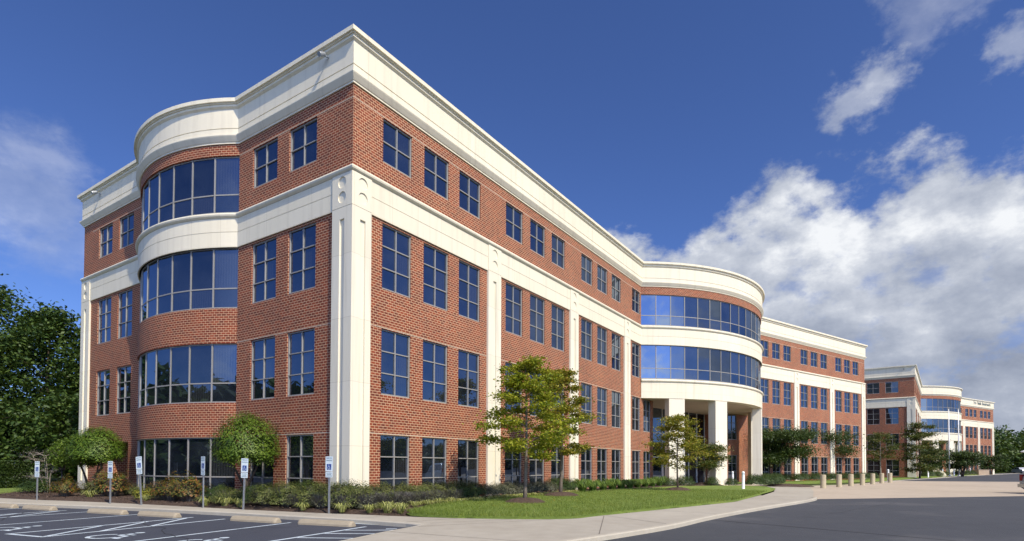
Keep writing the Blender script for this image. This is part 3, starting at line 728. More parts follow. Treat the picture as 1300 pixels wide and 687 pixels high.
def isa_quads():
    """wheelchair user in profile in a unit box, x across, y up"""
    q = []
    q += ribbon_pts([(.42, .80), (.44, .50), (.70, .48), (.82, .16), (.95, .19)], .085)
    q += ribbon_pts([(.43, .64), (.68, .64)], .07)
    q += ribbon_pts([(.42 + .30*cos(a), .31 + .30*sin(a)) for a in np.linspace(radians(118), radians(352), 16)], .075)
    h = [(.41 + .085*cos(a), .92 + .085*sin(a)) for a in np.linspace(0, 2*pi, 13)[:-1]]
    q.append(h); return q
ISA = isa_quads()
mb = MB()
for k, pol in enumerate(ISA): mb.quad([((x-.5)*1.25, (y-.5)*1.25, .0005*(k % 4)) for x, y in pol])
isa0 = mb.build('wheelchair_marking', M['paint_line']); isa0['kind'] = 'structure'
for i, (s, t) in enumerate([(.2, 4.4), (2.8, 4.55), (6.7, 4.65), (9.2, 4.6), (13.05, 4.6), (15.55, 4.6), (19.35, 4.6)]):
    o = isa0 if i == 0 else isa0.copy()
    if i: C.objects.link(o)
    p = LP(s, t); o.location = (p[0], p[1], ZL); o.rotation_euler = (0, 0, atan2(LE[1], LE[0]) + pi)

# wheel stops
def stop_mesh():
    mb = MB(); h = .9; pr = [(-.14, 0), (-.135, .05), (-.08, .135), (-.05, .145), (.05, .145), (.08, .135), (.135, .05), (.14, 0)]
    xs = [(-h, .72), (-h+.06, .97), (-h+.1, 1.), (h-.1, 1.), (h-.06, .97), (h, .72)]
    idx = []
    for x, s in xs:
        idx.append(len(mb.v)); mb.v += [(x, y*s, z*s) for y, z in pr]
    n = len(pr)
    for a, b in zip(idx, idx[1:]):
        for k in range(n-1): mb.f.append((a+k, a+k+1, b+k+1, b+k)); mb.m.append(0); mb.uv += [(0, 0)]*4
    mb.f.append(tuple(idx[0]+k for k in range(n))[::-1]); mb.m.append(0); mb.uv += [(0, 0)]*n
    mb.f.append(tuple(idx[-1]+k for k in range(n))); mb.m.append(0); mb.uv += [(0, 0)]*n
    return mb
ws0 = None
ordn = ['closest to the bottom of the lot, by the hatched corner', 'second from the hatched corner', 'third from the hatched corner, past the first striped aisle', 'fourth from the hatched corner', 'fifth from the hatched corner', 'sixth from the hatched corner', 'seventh from the hatched corner, cut by the photo edge']
for i, (s, t) in enumerate([(.1, .78), (2.62, .84), (6.62, .88), (9.15, .86), (12.95, .82), (15.4, .78), (18.9, .8)]):
    if ws0 is None: ws0 = o = stop_mesh().build('wheel_stop', M['wheelstop'])
    else: o = ws0.copy(); C.objects.link(o)
    p = LP(s, t); o.location = (p[0], p[1], .002); o.rotation_euler = (0, 0, atan2(LE[1], LE[0]) + rnd.uniform(-.03, .03))
    tag(o, 'tan concrete wheel stop ' + ordn[i], 'wheel stop', 'wheel stops along the kerb')

# ------------------------------------------------------------------ accessible parking signs
def text_mesh(s, size, mat, parent, loc, rot=(pi/2, 0, 0), name='lettering', ext=.0012):
    cu = bpy.data.curves.new(name, 'FONT'); cu.body = s; cu.size = size; cu.align_x = 'CENTER'; cu.align_y = 'CENTER'; cu.extrude = ext
    cu.materials.append(mat); t0 = bpy.data.objects.new('text_source', cu); C.objects.link(t0); bpy.context.view_layer.update()
    me = bpy.data.meshes.new_from_object(t0.evaluated_get(bpy.context.evaluated_depsgraph_get())); bpy.data.objects.remove(t0); bpy.data.curves.remove(cu)
    o = link(name, me, parent); o.location = loc; o.rotation_euler = rot; return o
def make_sign():
    s = empty('parking_sign')
    p = MB(); p.box((0, 0), (1, 0), (0, -1), -.03, .03, -.03, .0, 0, 1.78)
    p.build('post', M['galv'], s)
    U, N, O = (1, 0), (0, -1), (0, 0)
    q = MB(); q.box(O, U, N, -.14, .14, .002, .006, 1.45, 1.92)
    pl = q.build('sign_plate', M['sign_white'], s)
    b = MB(); b.box(O, U, N, -.085, .085, .0065, .0085, 1.50, 1.68); b.build('symbol_panel', M['sign_blue'], pl)
    w = MB()
    for k, pol in enumerate(ISA): w.quad([((x-.5)*.13, -.0095 - .0003*(k % 4), 1.59 + (y-.5)*.145) for x, y in pol])
    w.build('wheelchair_symbol', M['sign_white'], pl)
    text_mesh('RESERVED', .050, M['sign_ink'], pl, (0, -.0075, 1.865)); text_mesh('PARKING', .056, M['sign_ink'], pl, (0, -.0075, 1.79))
    q = MB(); q.box(O, U, N, -.135, .135, .002, .006, 1.26, 1.435)
    lo = q.build('sign_plate', M['sign_white'], s)
    t = MB()
    for k, (x0, x1) in enumerate(((-.10, .10), (-.08, .085), (-.11, .11))): t.box(O, U, N, x0, x1, .0065, .0075, 1.385-.045*k, 1.40-.045*k)
    t.build('printed_line', M['sign_ink'], lo)
    return s
sg0 = make_sign()
sg_where = ['standing by the cream corner pilaster', 'in front of the dome shaped clipped tree', 'before the ground floor bow window, next to the dome shaped tree', 'leaning sideways at the far edge of the bow window', 'beside the twin crowned clipped tree and the red tinged shrub', 'farthest from the corner pilaster, against the dark woods']
for i, (x, y, z, lean, rz) in enumerate([(-2.2, -1.62, .0, .0, 0), (-2.88, 1.97, -.06, .03, .1), (-3.24, 3.85, .01, -.012, -.25), (-3.84, 7.03, .02, -.085, .1), (-4.18, 8.82, -.16, .0, 0.), (-5.06, 13.47, -.17, .0, .05)]):
    o = sg0 if i == 0 else copy_tree(sg0)
    o.location = (x, y, z); o.rotation_euler = (0, lean, -1.36 + rz)
    tag(o, 'accessible parking sign ' + sg_where[i], 'sign', 'accessible parking signs along the planting bed')

# ------------------------------------------------------------------ vegetation
def leaf_mesh(name, ctr, size, mats, seed, parent=None, up=.55, aspect=.6, droop=None, mi=None):
    rs = np.random.RandomState(seed); n = len(ctr); ctr = np.asarray(ctr, float)
    nrm = rs.normal(size=(n, 3)); nrm /= np.linalg.norm(nrm, axis=1)[:, None]; nrm[:, 2] = np.abs(nrm[:, 2])*.8 + up; nrm /= np.linalg.norm(nrm, axis=1)[:, None]
    t = np.cross(nrm, rs.normal(size=(n, 3))); t /= np.linalg.norm(t, axis=1)[:, None]; b = np.cross(nrm, t)
    sz = size * rs.uniform(.65, 1.3, n)[:, None] if np.isscalar(size) else np.asarray(size)[:, None] * rs.uniform(.65, 1.3, n)[:, None]
    v = np.empty((n, 4, 3)); v[:, 0] = ctr - t*sz*.5; v[:, 1] = ctr + b*sz*aspect*.5 + t*sz*.05; v[:, 2] = ctr + t*sz*.5 - nrm*sz*.12; v[:, 3] = ctr - b*sz*aspect*.5 + t*sz*.05
    return quads_obj(name, v, mats, parent, mi)
def quads_obj(name, v, mats, parent=None, mi=None):
    n = len(v); me = bpy.data.meshes.new(name)
    me.vertices.add(n*4); me.vertices.foreach_set('co', v.reshape(-1).astype(np.float32))
    me.loops.add(n*4); me.loops.foreach_set('vertex_index', np.arange(n*4, dtype=np.int32))
    me.polygons.add(n); me.polygons.foreach_set('loop_start', np.arange(0, n*4, 4, dtype=np.int32)); me.polygons.foreach_set('loop_total', np.full(n, 4, np.int32))
    for m in (mats if isinstance(mats, (list, tuple)) else [mats]): me.materials.append(m)
    if mi is not None: me.polygons.foreach_set('material_index', np.asarray(mi, dtype=np.int32))
    me.update(calc_edges=True); return link(name, me, parent)

def grow_tree(name, label, loc, H, R, z0, seed, nleaf, leaf, mleaf, mbark, tr=.09, limbs=22, stems=1, flat=.45, prof='oval', group='', spread=.18, cat='tree', gap=.15, up=.55):
    rs = np.random.RandomState(seed); t = empty(name, loc); tag(t, label, cat, group or None)
    tk = MB(); cl = []
    def profile(k):
        if prof == 'oval': return .35 + .65*sin(pi*min(1, max(0, .18 + .80*k)))
        if prof == 'egg': return (.62 + .42*min(1, k/.22)) * (1 - .72*max(0, (k-.22)/.78)**1.3)
        if prof == 'vase': return .45 + .55*sin(pi*min(1, .25 + .62*k))
        if prof == 'cone': return 1.02 - .92*k
        if prof == 'umbrella': return .9 - .25*(k-.4)**2
        return 1.
    for s in range(stems):
        a0 = 2*pi*s/stems + rs.rand()*2; lean = 0 if stems == 1 else R*.42*rs.uniform(.7, 1.1)
        top = H*(.93 if stems == 1 else .78)
        pts = []; w = rs.normal(size=2)*.02*H
        for k in range(9):
            f = k/8; r_ = lean*f**1.2 + (0.10 if stems > 1 else 0)
            pts.append(Vector((cos(a0)*r_ + w[0]*sin(f*5+seed), sin(a0)*r_ + w[1]*sin(f*4+1+seed), top*f - .05)))
        tk.tube(pts, [tr*(1.25 if k == 0 else 1)*(1-.86*k/8)+.006 for k in range(9)], 8)
        nl = max(3, limbs//stems)
        for i in range(nl):
            k = (i+.5)/nl; k = k + rs.uniform(-.03, .03); z = z0 + (H-z0)*.93*k
            f = min(.99, z/top); j = min(7, int(f*8)); P = pts[j].lerp(pts[j+1], min(1, f*8-j))
            az = i*2.39996 + rs.uniform(-.4, .4) + seed; Lb = R*profile(k)*rs.uniform(.72, 1.12)*(1 if stems == 1 else .72)
            rise = rs.uniform(.05, .35)*Lb*(1.25 if k > .6 else .7) if prof != 'cone' else rs.uniform(-.12, .12)*Lb
            E = P + Vector((cos(az)*Lb, sin(az)*Lb, rise))
            if E.z > H: E.z = H - rs.rand()*.1*H
            mid = P.lerp(E, .5) + Vector((0, 0, .08*Lb)); rl = max(.012, tr*.38*(1-.6*k))
            tk.tube([P, mid, E], [rl, rl*.62, rl*.18], 5, cap=False)
            subs = [(mid.lerp(E, .15), 1.), (mid.lerp(E, .6), 1.), (E, .8)]
            for q in range(4):
                B0 = P.lerp(mid, .55).lerp(E, q*.22); aa = az + rs.choice([-1, 1])*rs.uniform(.5, 1.2); l2 = Lb*rs.uniform(.22, .42)
                E2 = B0 + Vector((cos(aa)*l2, sin(aa)*l2, rs.uniform(-.1, .3)*l2)); tk.tube([B0, E2], [rl*.4, rl*.1], 4, cap=False)
                subs += [(B0.lerp(E2, .55), .8), (E2, .9)]
            for c, wt in subs:
                if rs.rand() > gap: cl.append((c, wt))
    tk.build('trunk', mbark, t, smooth=True)
    per = max(1, nleaf//max(1, len(cl))); out = []
    for c, wt in cl:
        m = int(per*wt*rs.uniform(.6, 1.4)) + 1; sg = R*spread*rs.uniform(.6, 1.15)
        out.append(np.array(c) + rs.normal(size=(m, 3))*np.array([sg, sg, sg*flat]))
    leaf_mesh('crown', np.concatenate(out), leaf, mleaf, seed+1, t, up)
    return t

def blob_pts(n, rx, ry, rz, rs, inner=.62, lump=.12, z0=-1.):
    d = rs.normal(size=(n, 3)); d /= np.linalg.norm(d, axis=1)[:, None]; d[:, 2] = np.where(d[:, 2] < z0, -d[:, 2], d[:, 2])
    ph = rs.rand(6)*6; k = 1 + lump*(np.sin(d[:, 0]*5+ph[0])*np.sin(d[:, 1]*5+ph[1]) + .6*np.sin(d[:, 2]*8+ph[2]+d[:, 0]*6) + .4*np.sin(d[:, 1]*13+ph[3])*np.sin(d[:, 0]*12+ph[4]))
    r = (inner + (1-inner)*rs.rand(n)**.5)*k
    return d*r[:, None]*np.array([rx, ry, rz])

# lawn trees
G1 = 'young oaks along the lawn'
grow_tree('oak_tree', 'young yellow green lawn oak, standing in front of the corner of its overlapping pair', (5.0, -4.37, .2), 5.8, 1.82, 1.65, 11, 15500, .12, L['oak'], M['bark'], .075, 28, prof='egg', group=G1, flat=.42, spread=.135)
grow_tree('oak_tree', 'young oak with turning leaves, half hidden behind its overlapping partner', (10.28, -3.04, .2), 6.4, 1.6, 1.9, 23, 12000, .13, L['oak2'], M['bark'], .085, 26, prof='egg', group=G1, flat=.42, spread=.135)
grow_tree('oak_tree', 'thin young oak on the lawn in front of the entrance portico', (20.1, -5.59, .2), 4.75, 1.75, 1.35, 31, 9000, .13, L['oak2'], M['bark_dark'], .055, 22, prof='egg', group=G1, flat=.42, spread=.15, gap=.25)
grow_tree('crape_myrtle', 'low multi stem crape myrtle with bronze leaves under the entrance columns', (32.4, -3.9, .15), 3.6, 1.9, 1.3, 41, 11000, .13, L['crape'], M['bark_pale'], .045, 24, 5, prof='vase', spread=.2)
ta = grow_tree('crape_myrtle', 'dark spreading crape myrtle beside the wing past the entrance, closer to the portico', (52.5, -5.4, .1), 5.6, 4.0, 1.9, 51, 44000, .17, L['dark'], M['bark_dark'], .08, 28, 5, prof='umbrella', group='dark spreading crape myrtles', spread=.19, gap=.05)
tb = grow_tree('crape_myrtle', 'dark spreading crape myrtle behind the first bollard of the row', (68.0, -8.2, .1), 6.1, 4.7, 1.9, 61, 40000, .19, L['dark'], M['bark_dark'], .08, 28, 4, prof='umbrella', group='dark spreading crape myrtles', spread=.19, gap=.05)
ta.rotation_euler = (0, 0, 1.7); tb.rotation_euler = (0, 0, 1.9)
grow_tree('lawn_tree', 'light green slim tree before the end wall of the far office block', (86.8, -14.6, .1), 6.7, 2.3, 2.5, 71, 5500, .20, L['crape'], M['bark_pale'], .10, 18, prof='oval', spread=.19)
grow_tree('tall_lawn_tree', 'tall gappy tree at the corner of the distant office block', (89.5, -19.35, .1), 8.3, 2.75, .8, 81, 11000, .22, L['crape'], M['bark_dark'], .11, 26, prof='oval', spread=.17, flat=.4, gap=.25)
grow_tree('lawn_tree', 'dark round tree between the tall gappy tree and the flagpoles', (112, -21.6, .1), 5.2, 3.1, 1.2, 91, 9000, .27, L['dark'], M['bark_dark'], .13, 22, 3, prof='umbrella', spread=.2, gap=.05)
grow_tree('lawn_tree', 'dark low tree past the flagpoles before the far entrance', (119, -26.6, .1), 4.7, 3.6, 1.4, 95, 9000, .3, L['dark'], M['bark_dark'], .13, 22, 3, prof='umbrella', spread=.2, gap=.05)
grow_tree('lawn_tree', 'small dark tree at the far end pier of the far office block', (160, -34.9, .1), 4.8, 2.9, 1.2, 97, 4500, .32, L['dark'], M['bark_dark'], .13, 18, 2, prof='umbrella', spread=.2, gap=.05)

# mulch rings round the lawn trees
def ring(x, y, r, h=.16, seed=0):
    mb = MB(); n = 28; rs = np.random.RandomState(seed); j = rs.uniform(.93, 1.07, n)
    prof = [(1., -.03), (.93, .02), (.7, .10), (.4, .15), (.1, .16)]
    for k_, (rr, z) in enumerate(prof):
        for k in range(n):
            a = 2*pi*k/n; mb.v.append((x+cos(a)*r*rr*j[k], y+sin(a)*r*rr*j[k], .25 + z*h/.16 + (rs.rand()-.5)*.03*(rr < .95)))
    for i in range(len(prof)-1):
        for k in range(n):
            mb.f.append((i*n+k, i*n+(k+1) % n, (i+1)*n+(k+1) % n, (i+1)*n+k)); mb.m.append(0); mb.uv += [(0, 0)]*4
    mb.f.append(tuple((len(prof)-1)*n+k for k in range(n))); mb.m.append(0); mb.uv += [(0, 0)]*n
    o = mb.build('mulch_ring', M['mulch'], smooth=True); o['kind'] = 'structure'
for i, (x, y, r) in enumerate([(5.0, -4.37, .80), (10.28, -3.04, .85), (20.1, -5.59, .80), (32.4, -3.9, 1.2)]): ring(x, y, r, .15, i)

# clipped trees at the end wall
def clipped(name, label, loc, lobes, stems, seed, n, leaf):
    rs = np.random.RandomState(seed); t = empty(name, loc); tag(t, label, 'tree', 'clipped trees in the planting bed'); tk = MB()
    for pts, r in stems: tk.tube(pts, [r*(1-.45*i/(len(pts)-1)) for i in range(len(pts))], 7)
    tk.build('trunk', M['bark_dark'], t, smooth=True)
    P = []
    for (cx, cy, cz, rx, ry, rz, w) in lobes:
        q = blob_pts(int(n*w), rx, ry, rz, rs, .55, .10, -.8); q[:, 2] = np.where(q[:, 2] < 0, q[:, 2]*.45, rz*1.02*(np.abs(q[:, 2])/rz)**.80) + rs.normal(size=len(q))*.09*rz; P.append(q + np.array([cx, cy, cz]))
    leaf_mesh('crown', np.concatenate(P), leaf, L['topiary'], seed, t, .5)
    return t
clipped('clipped_tree', 'dome shaped clipped tree before the bow window, green and dense', (-1.25, 4.5, .15), [(0, 0, 2.08, 1.24, 1.24, 1.30, 1.)],
        [([(0, 0, 0), (.03, -.05, .6), (-.02, 0, 1.2), (.25, .1, 2.0)], .085), ([(.02, 0, .5), (.2, -.25, 1.2), (.4, -.5, 1.9)], .05), ([(0, .02, .6), (-.3, .3, 1.4), (-.5, .5, 2.0)], .05)], 5, 15000, .075)
clipped('clipped_tree', 'broad twin crowned clipped tree on crooked stems in front of the far cream pilaster', (-2.0, 16.3, .15), [(-.10, -.65, 2.05, 1.22, 1.35, 1.12, .55), (-.35, .95, 1.78, 1.15, 1.35, 1.0, .45)],
        [([(0, -.1, 0), (.05, -.35, .5), (-.05, -.15, .85), (.1, -.7, 1.3), (0, -.7, 1.9)], .085), ([(0, .05, 0), (-.1, .4, .6), (-.25, .3, 1.0), (-.3, .9, 1.7)], .07), ([(0, -.2, .4), (.2, .15, .9), (.2, -.1, 1.6)], .05)], 9, 22000, .085)
# bare grey sapling
t = grow_tree('bare_shrub', 'leafless grey branching shrub beside the twin crowned clipped tree', (-3.2, 18.1, .15), 2.5, 1.2, .7, 15, 1600, .05, L['twig_brown'], M['bark_pale'], .028, 26, 4, prof='vase', spread=.2, cat='shrub')
# clipped hedge
rs = np.random.RandomState(77); hp = rs.rand(26000, 3); f = rs.randint(0, 6, 26000)
for k in range(3): hp[:, k] = np.where(f == 2*k, .97 + .05*rs.rand(26000), np.where(f == 2*k+1, .0 + .04*rs.rand(26000), hp[:, k]))
hp = hp*np.array([7.5, 2.2, 1.75]) + np.array([-3.75, -1.1, 0])
o = leaf_mesh('clipped_hedge', hp, .11, L['dark'], 78); o.location = (-3.35, 32.6, .05); o.rotation_euler = (0, 0, 2.16)
tag(o, 'square clipped dark green hedge at the edge of the woods', 'hedge')

# shrubs
def twigs(rs, n, r, h):
    v = np.empty((n, 4, 3)); a = rs.rand(n)*2*pi; b = np.c_[np.cos(a), np.sin(a), np.zeros(n)]*(r*.3*rs.rand(n))[:, None]
    tip = np.c_[np.cos(a), np.sin(a), np.zeros(n)]*(r*rs.uniform(.4, 1.1, n))[:, None] + np.c_[np.zeros(n), np.zeros(n), h*rs.uniform(.5, 1., n)]
    w = np.c_[-np.sin(a), np.cos(a), np.zeros(n)]*.008
    v[:, 0] = b-w; v[:, 1] = b+w; v[:, 2] = tip+w*.4; v[:, 3] = tip-w*.4; return v
def shrub_mesh(kind, seed):
    rs = np.random.RandomState(seed)
    if kind == 'azalea': p = blob_pts(3600, .72, .72, .62, rs, .45, .2, -.1); m = L['azalea']; s = .055; zc = .22
    elif kind == 'grey': p = blob_pts(3200, .60, .60, .52, rs, .5, .12, -.1); m = L['grey']; s = .05; zc = .18
    elif kind == 'dark': p = blob_pts(3600, .80, .72, .66, rs, .5, .14, -.1); m = L['dark']; s = .06; zc = .2
    elif kind == 'nandina': p = blob_pts(2600, .55, .55, .60, rs, .3, .26, -.1); m = L['nandina']; s = .075; zc = .28
    elif kind == 'yellow': p = blob_pts(1700, .48, .48, .42, rs, .3, .25, -.1); m = L['yellow']; s = .07; zc = .15
    elif kind == 'twiggy': p = blob_pts(1100, .62, .62, .50, rs, .3, .25, -.1); m = L['grey']; s = .05; zc = .2
    p[:, 2] += zc; p = p[p[:, 2] > .0]
    sc = bpy.data.objects
    n = len(p); lm = leaf_mesh('low_shrub', p, s, [m, L['twig']], seed)
    if kind in ('twiggy', 'azalea', 'nandina'):
        tw = twigs(rs, 1100 if kind == 'twiggy' else 240, .66, .72); me = lm.data
        co = np.empty(n*12, np.float32); me.vertices.foreach_get('co', co)
        allv = np.concatenate([co.reshape(n, 4, 3), tw]); bpy.data.objects.remove(lm)
        lm = quads_obj('low_shrub', allv, [m, L['twig']], None, [0]*n + [1]*len(tw))
    me = lm.data; bpy.data.objects.remove(lm); return me
SM = {k: [shrub_mesh(k, 100 + 10*i + j) for j in range(2)] for i, k in enumerate(('azalea', 'grey', 'dark', 'nandina', 'yellow', 'twiggy'))}
def shrub(kind, x, y, s, label, group=None, sz=1., z=.17):
    o = link('low_shrub', SM[kind][rnd.randint(0, 1)]); o.location = (x, y, z); o.scale = (s, s*rnd.uniform(.9, 1.1), s*sz); o.rotation_euler = (0, 0, rnd.uniform(0, 6.28))
    tag(o, label, 'shrub', group); return o
ORD = ['first', 'second', 'third', 'fourth', 'fifth', 'sixth', 'seventh', 'eighth', 'ninth', 'tenth', 'eleventh', 'twelfth', 'thirteenth', 'fourteenth', 'fifteenth', 'sixteenth', 'seventeenth', 'eighteenth', 'nineteenth', 'twentieth']
shrub('nandina', -3.9, 13.9, 1.0, 'red tinged nandina shrub beneath the twin crowned tree, on its outer side', 'nandina shrubs')
shrub('nandina', -2.75, 12.4, 1.35, 'rounded green shrub with rusty top behind the fifth parking sign', 'nandina shrubs')
shrub('nandina', -2.55, 7.5, 1.15, 'taller bronze nandina shrub before the middle of the bow window', 'nandina shrubs')
shrub('nandina', -2.45, 6.3, 1.2, 'shorter bronze nandina shrub next to the sign before the bow window', 'nandina shrubs')
shrub('azalea', -1.7, 13.2, .85, 'low light green shrub at the brick alcove jamb', sz=.8)
shrub('azalea', -2.4, 14.9, .9, 'low dark leafy shrub at the foot of the crooked clipped tree stems')
shrub('dark', -3.3, 18.6, 1.3, 'ground hugging green shrub near the lantern post', sz=.7)
shrub('dark', -2.6, 20.2, 1.4, 'ground hugging green shrub beyond the lantern post by the cream pilaster', sz=.7)
shrub('yellow', -2.75, 9.2, 1.0, 'yellow leaved low shrub beside the leaning parking sign')
shrub('azalea', -2.2, 8.6, .75, 'small green shrub between the yellow shrub and the grey dome')
shrub('grey', -2.5, 8.0, .68, 'small grey green dome shrub next to the yellow leaved one')
shrub('dark', -2.2, 4.7, .85, 'dark rounded shrub under the dome shaped clipped tree, nearer the bow')
shrub('azalea', -2.45, 3.7, .8, 'bright green shrub below the dome shaped tree trunk')
rowA = [(-2.05, 2.6, .95), (-2.1, 1.75, 1.0), (-1.15, 2.1, 1.05), (-1.85, .95, 1.05), (-.95, 1.1, 1.1), (-1.5, .1, 1.1), (-.75, .1, 1.05), (-1.2, -.85, 1.1), (-.55, -.75, 1.1), (-1.0, -1.65, 1.0), (-.2, -1.5, 1.05)]
for i, (x, y, s) in enumerate(rowA): shrub('azalea' if i % 4 else 'dark', x, y, s, ORD[i] + ' leafy azalea counting from the dome shaped tree to the corner pilaster', 'azaleas below the end windows')
for i, (x, y, s) in enumerate([(-1.9, .25, .8), (-1.65, -.6, .85), (-1.45, -1.5, .85), (-1.1, -2.2, .9), (-.5, -2.1, .9), (.25, -2.0, .9)]): shrub('twiggy', x, y, s, ORD[i] + ' twiggy grey shrub along the bed edge counting towards the lawn', 'twiggy grey shrubs at the bed edge', .9)
rowB = [(.6, -1.1, 'azalea'), (1.5, -1.05, 'azalea'), (1.15, -1.75, 'twiggy'), (2.4, -1.0, 'azalea'), (2.1, -1.6, 'twiggy'), (3.3, -.95, 'azalea'), (3.1, -1.5, 'twiggy'), (4.2, -.9, 'azalea'), (4.1, -1.35, 'twiggy'), (5.15, -.9, 'dark'), (6.1, -.85, 'dark'), (7.05, -.85, 'grey'), (8.0, -.85, 'grey'), (8.95, -.8, 'grey'), (9.9, -.8, 'grey'), (10.85, -.8, 'grey'), (11.8, -.85, 'grey'), (12.75, -.85, 'grey'), (13.7, -.9, 'dark'), (14.6, -.95, 'dark')]
for i, (x, y, k) in enumerate(rowB): shrub(k, x, y, {'twiggy': .8}.get(k, 1.05), ORD[i] + ' shrub of the low hedge along the sunlit brick wing, counting from the corner pilaster', 'low hedge shrubs along the sunlit wing', .95)
portico = [(28.7, -2.1, .9), (30.2, -2.9, 1.), (31.6, -4.6, .9), (33.0, -5.7, .8), (35.2, -6.9, 1.1), (36.4, -7.3, 1.1), (37.6, -7.6, 1.1), (38.9, -7.7, 1.15), (40.2, -7.7, 1.1), (41.6, -7.5, 1.1)]
for i, (x, y, s) in enumerate(portico): shrub('dark', x, y, s*1.05, ORD[i] + ' dark box shrub around the entrance columns, counting from the lawn side', 'dark box shrubs round the portico', 1.0, .08)
for i in range(14):
    u = 11.5 + i*1.85; p = W2(u, 1.3 + .25*(i % 2)); shrub('dark', p[0], p[1], 1.15, ORD[i] + ' dark shrub along the wing past the entrance, counting from the portico', 'dark shrubs along the wing past the entrance', .95, .08)
for i, (x, y) in enumerate([(99, -20.6), (104, -20.9), (110, -22.3), (116, -23.6), (122, -25.9), (127, -27.6), (141, -28.5), (148, -30.2)]): shrub('dark', x, y, 1.5, ORD[i] + ' dark shrub on the turf of the far block, counting from its corner', 'dark shrubs at the far block', .8, .1)

# strap leaf clumps (daylilies, liriope)
def blades(n, r, h, w, rs, bend=.5):
    v = []; a = rs.rand(n)*2*pi; o = r*.25*np.sqrt(rs.rand(n)); L_ = rs.uniform(.6, 1.1, n)
    for i in range(n):
        d = np.array([cos(a[i]), sin(a[i]), 0]); s = np.array([-d[1], d[0], 0]); p = d*o[i]; hh = h*L_[i]; rr = r*L_[i]*rs.uniform(.3, 1.)
        k = [p, p + d*rr*.25 + np.array([0, 0, hh*.6]), p + d*rr*.65 + np.array([0, 0, hh*(.95-bend*.2)]), p + d*rr*1.1 + np.array([0, 0, hh*(.85-bend*.7)])]
        ws = [w, w*1.1, w*.8, w*.15]
        for j in range(3): v.append([k[j]-s*ws[j], k[j]+s*ws[j], k[j+1]+s*ws[j+1], k[j+1]-s*ws[j+1]])
    return np.array(v)
def blade_mesh(n, r, h, w, mat, seed, bend):
    o = quads_obj('daylily_clump', blades(n, r, h, w, np.random.RandomState(seed), bend), mat); me = o.data; bpy.data.objects.remove(o); return me
LM = [blade_mesh(85, .42, .36, .011, L['lily'], 5+i, .55) for i in range(2)]
lil = [(-3.5, 12.5, 1.1), (-3.2, 8.1, .8), (-2.9, 4.3, 1.0), (-2.72, 3.35, 1.05), (-2.6, 2.6, 1.0), (-2.2, -.35, .85), (-1.95, -1.95, .9), (-1.62, -2.85, .85), (-1.35, -3.35, 1.1), (-1.2, -3.75, .9), (-.35, -2.95, .8), (.7, -2.55, .75), (1.6, -2.3, .75), (2.6, -1.95, .75), (3.6, -1.75, .7)]
for i, (x, y, s) in enumerate(lil):
    o = link('daylily_clump', LM[i % 2]); o.location = (x, y, .17); o.scale = (s, s, s); o.rotation_euler = (0, 0, rnd.uniform(0, 6))
    tag(o, ORD[i] + ' pale yellow daylily clump, counting from the twin crowned tree to the lawn', 'plant', 'daylily clumps along the bed edge')
# pale flattened ground cover between the lawn and the low hedge
rs = np.random.RandomState(12); vv = []
for i in range(70):
    f = i/69.; x = 1.2 + f*13.2 + rs.uniform(-.1, .1); y = -1.95 + .25*min(1, f*3) - .25*max(0, f-.6) + rs.uniform(-.18, .18)
    if 5.9 < x < 7.4 and rs.rand() < .5: continue
    b = blades(34, .34, .16, .011, rs, .8); vv.append(b + np.array([x, y, .2]))
o = quads_obj('pale_ground_cover', np.concatenate(vv), L['lily']); o['kind'] = 'stuff'; tag(o, 'pale flattened strap leaves between the low hedge and the lawn', 'ground cover')
LI = [blade_mesh(190, .62, .62, .013, L['liriope'], 55+i, .5) for i in range(2)]
for i in range(20):
    o = link('liriope_clump', LI[i % 2]); o.location = (14.9 + i*.66, -1.15 - .35*(i % 2) - .02*i, .17); s = rnd.uniform(.95, 1.3); o.scale = (s, s, s*rnd.uniform(.85, 1.1)); o.rotation_euler = (0, 0, rnd.uniform(0, 6))
    tag(o, ORD[i] + ' bright green strap leaved clump, counting from the low hedge to the portico', 'plant', 'strap leaved clumps under the wing windows')

# grass blades over the near lawn
rs = np.random.RandomState(3); P = np.array(lawn_pts); Q = np.roll(P, -1, 0); n = 90000
x = -1.4 + 24*rs.rand(n)**1.5; y = rs.uniform(-10.7, -1.4, n); ins = np.zeros(n, bool)
for (x0, y0), (x1, y1) in zip(P, Q): ins ^= ((y0 > y) != (y1 > y)) & (x < (x1-x0)*(y-y0)/(y1-y0+1e-12)+x0)
ins &= (np.hypot(x-5., y+4.37) > .8) & (np.hypot(x-10.28, y+3.04) > .85) & (np.hypot(x-20.1, y+5.59) > .8)
x, y = x[ins], y[ins]; n = len(x); a = rs.rand(n)*6.28; h = rs.uniform(.03, .075, n); v = np.empty((n, 4, 3)); s = np.c_[np.cos(a), np.sin(a), np.zeros(n)]*.006; b = np.c_[x, y, np.full(n, .195)]
ln = np.c_[rs.normal(size=n)*.025, rs.normal(size=n)*.025, h + .03]
v[:, 0] = b-s; v[:, 1] = b+s; v[:, 2] = b+ln+s*.2; v[:, 3] = b+ln-s*.2
o = quads_obj('grass', v, L['grass']); o['kind'] = 'stuff'; tag(o, 'short mown green grass of the lawn', 'grass')
# fallen leaves on the turf and walk
rs = np.random.RandomState(21); q = []
for (x0, y0, n0) in ((5.0, -4.37, 150), (10.28, -3.04, 110), (20.1, -5.59, 70)):
    q.append(np.c_[x0 + rs.normal(size=n0)*1.9, y0 - .4 + rs.normal(size=n0)*1.7, np.full(n0, .262)])
q = np.concatenate(q); q = q[(q[:, 1] < -1.6) & (q[:, 1] > -8.0)]
o = leaf_mesh('fallen_leaves', q, .085, L['oak2'], 22, None, 2.5); o['kind'] = 'stuff'; tag(o, 'yellow fallen leaves scattered under the lawn trees', 'leaves')
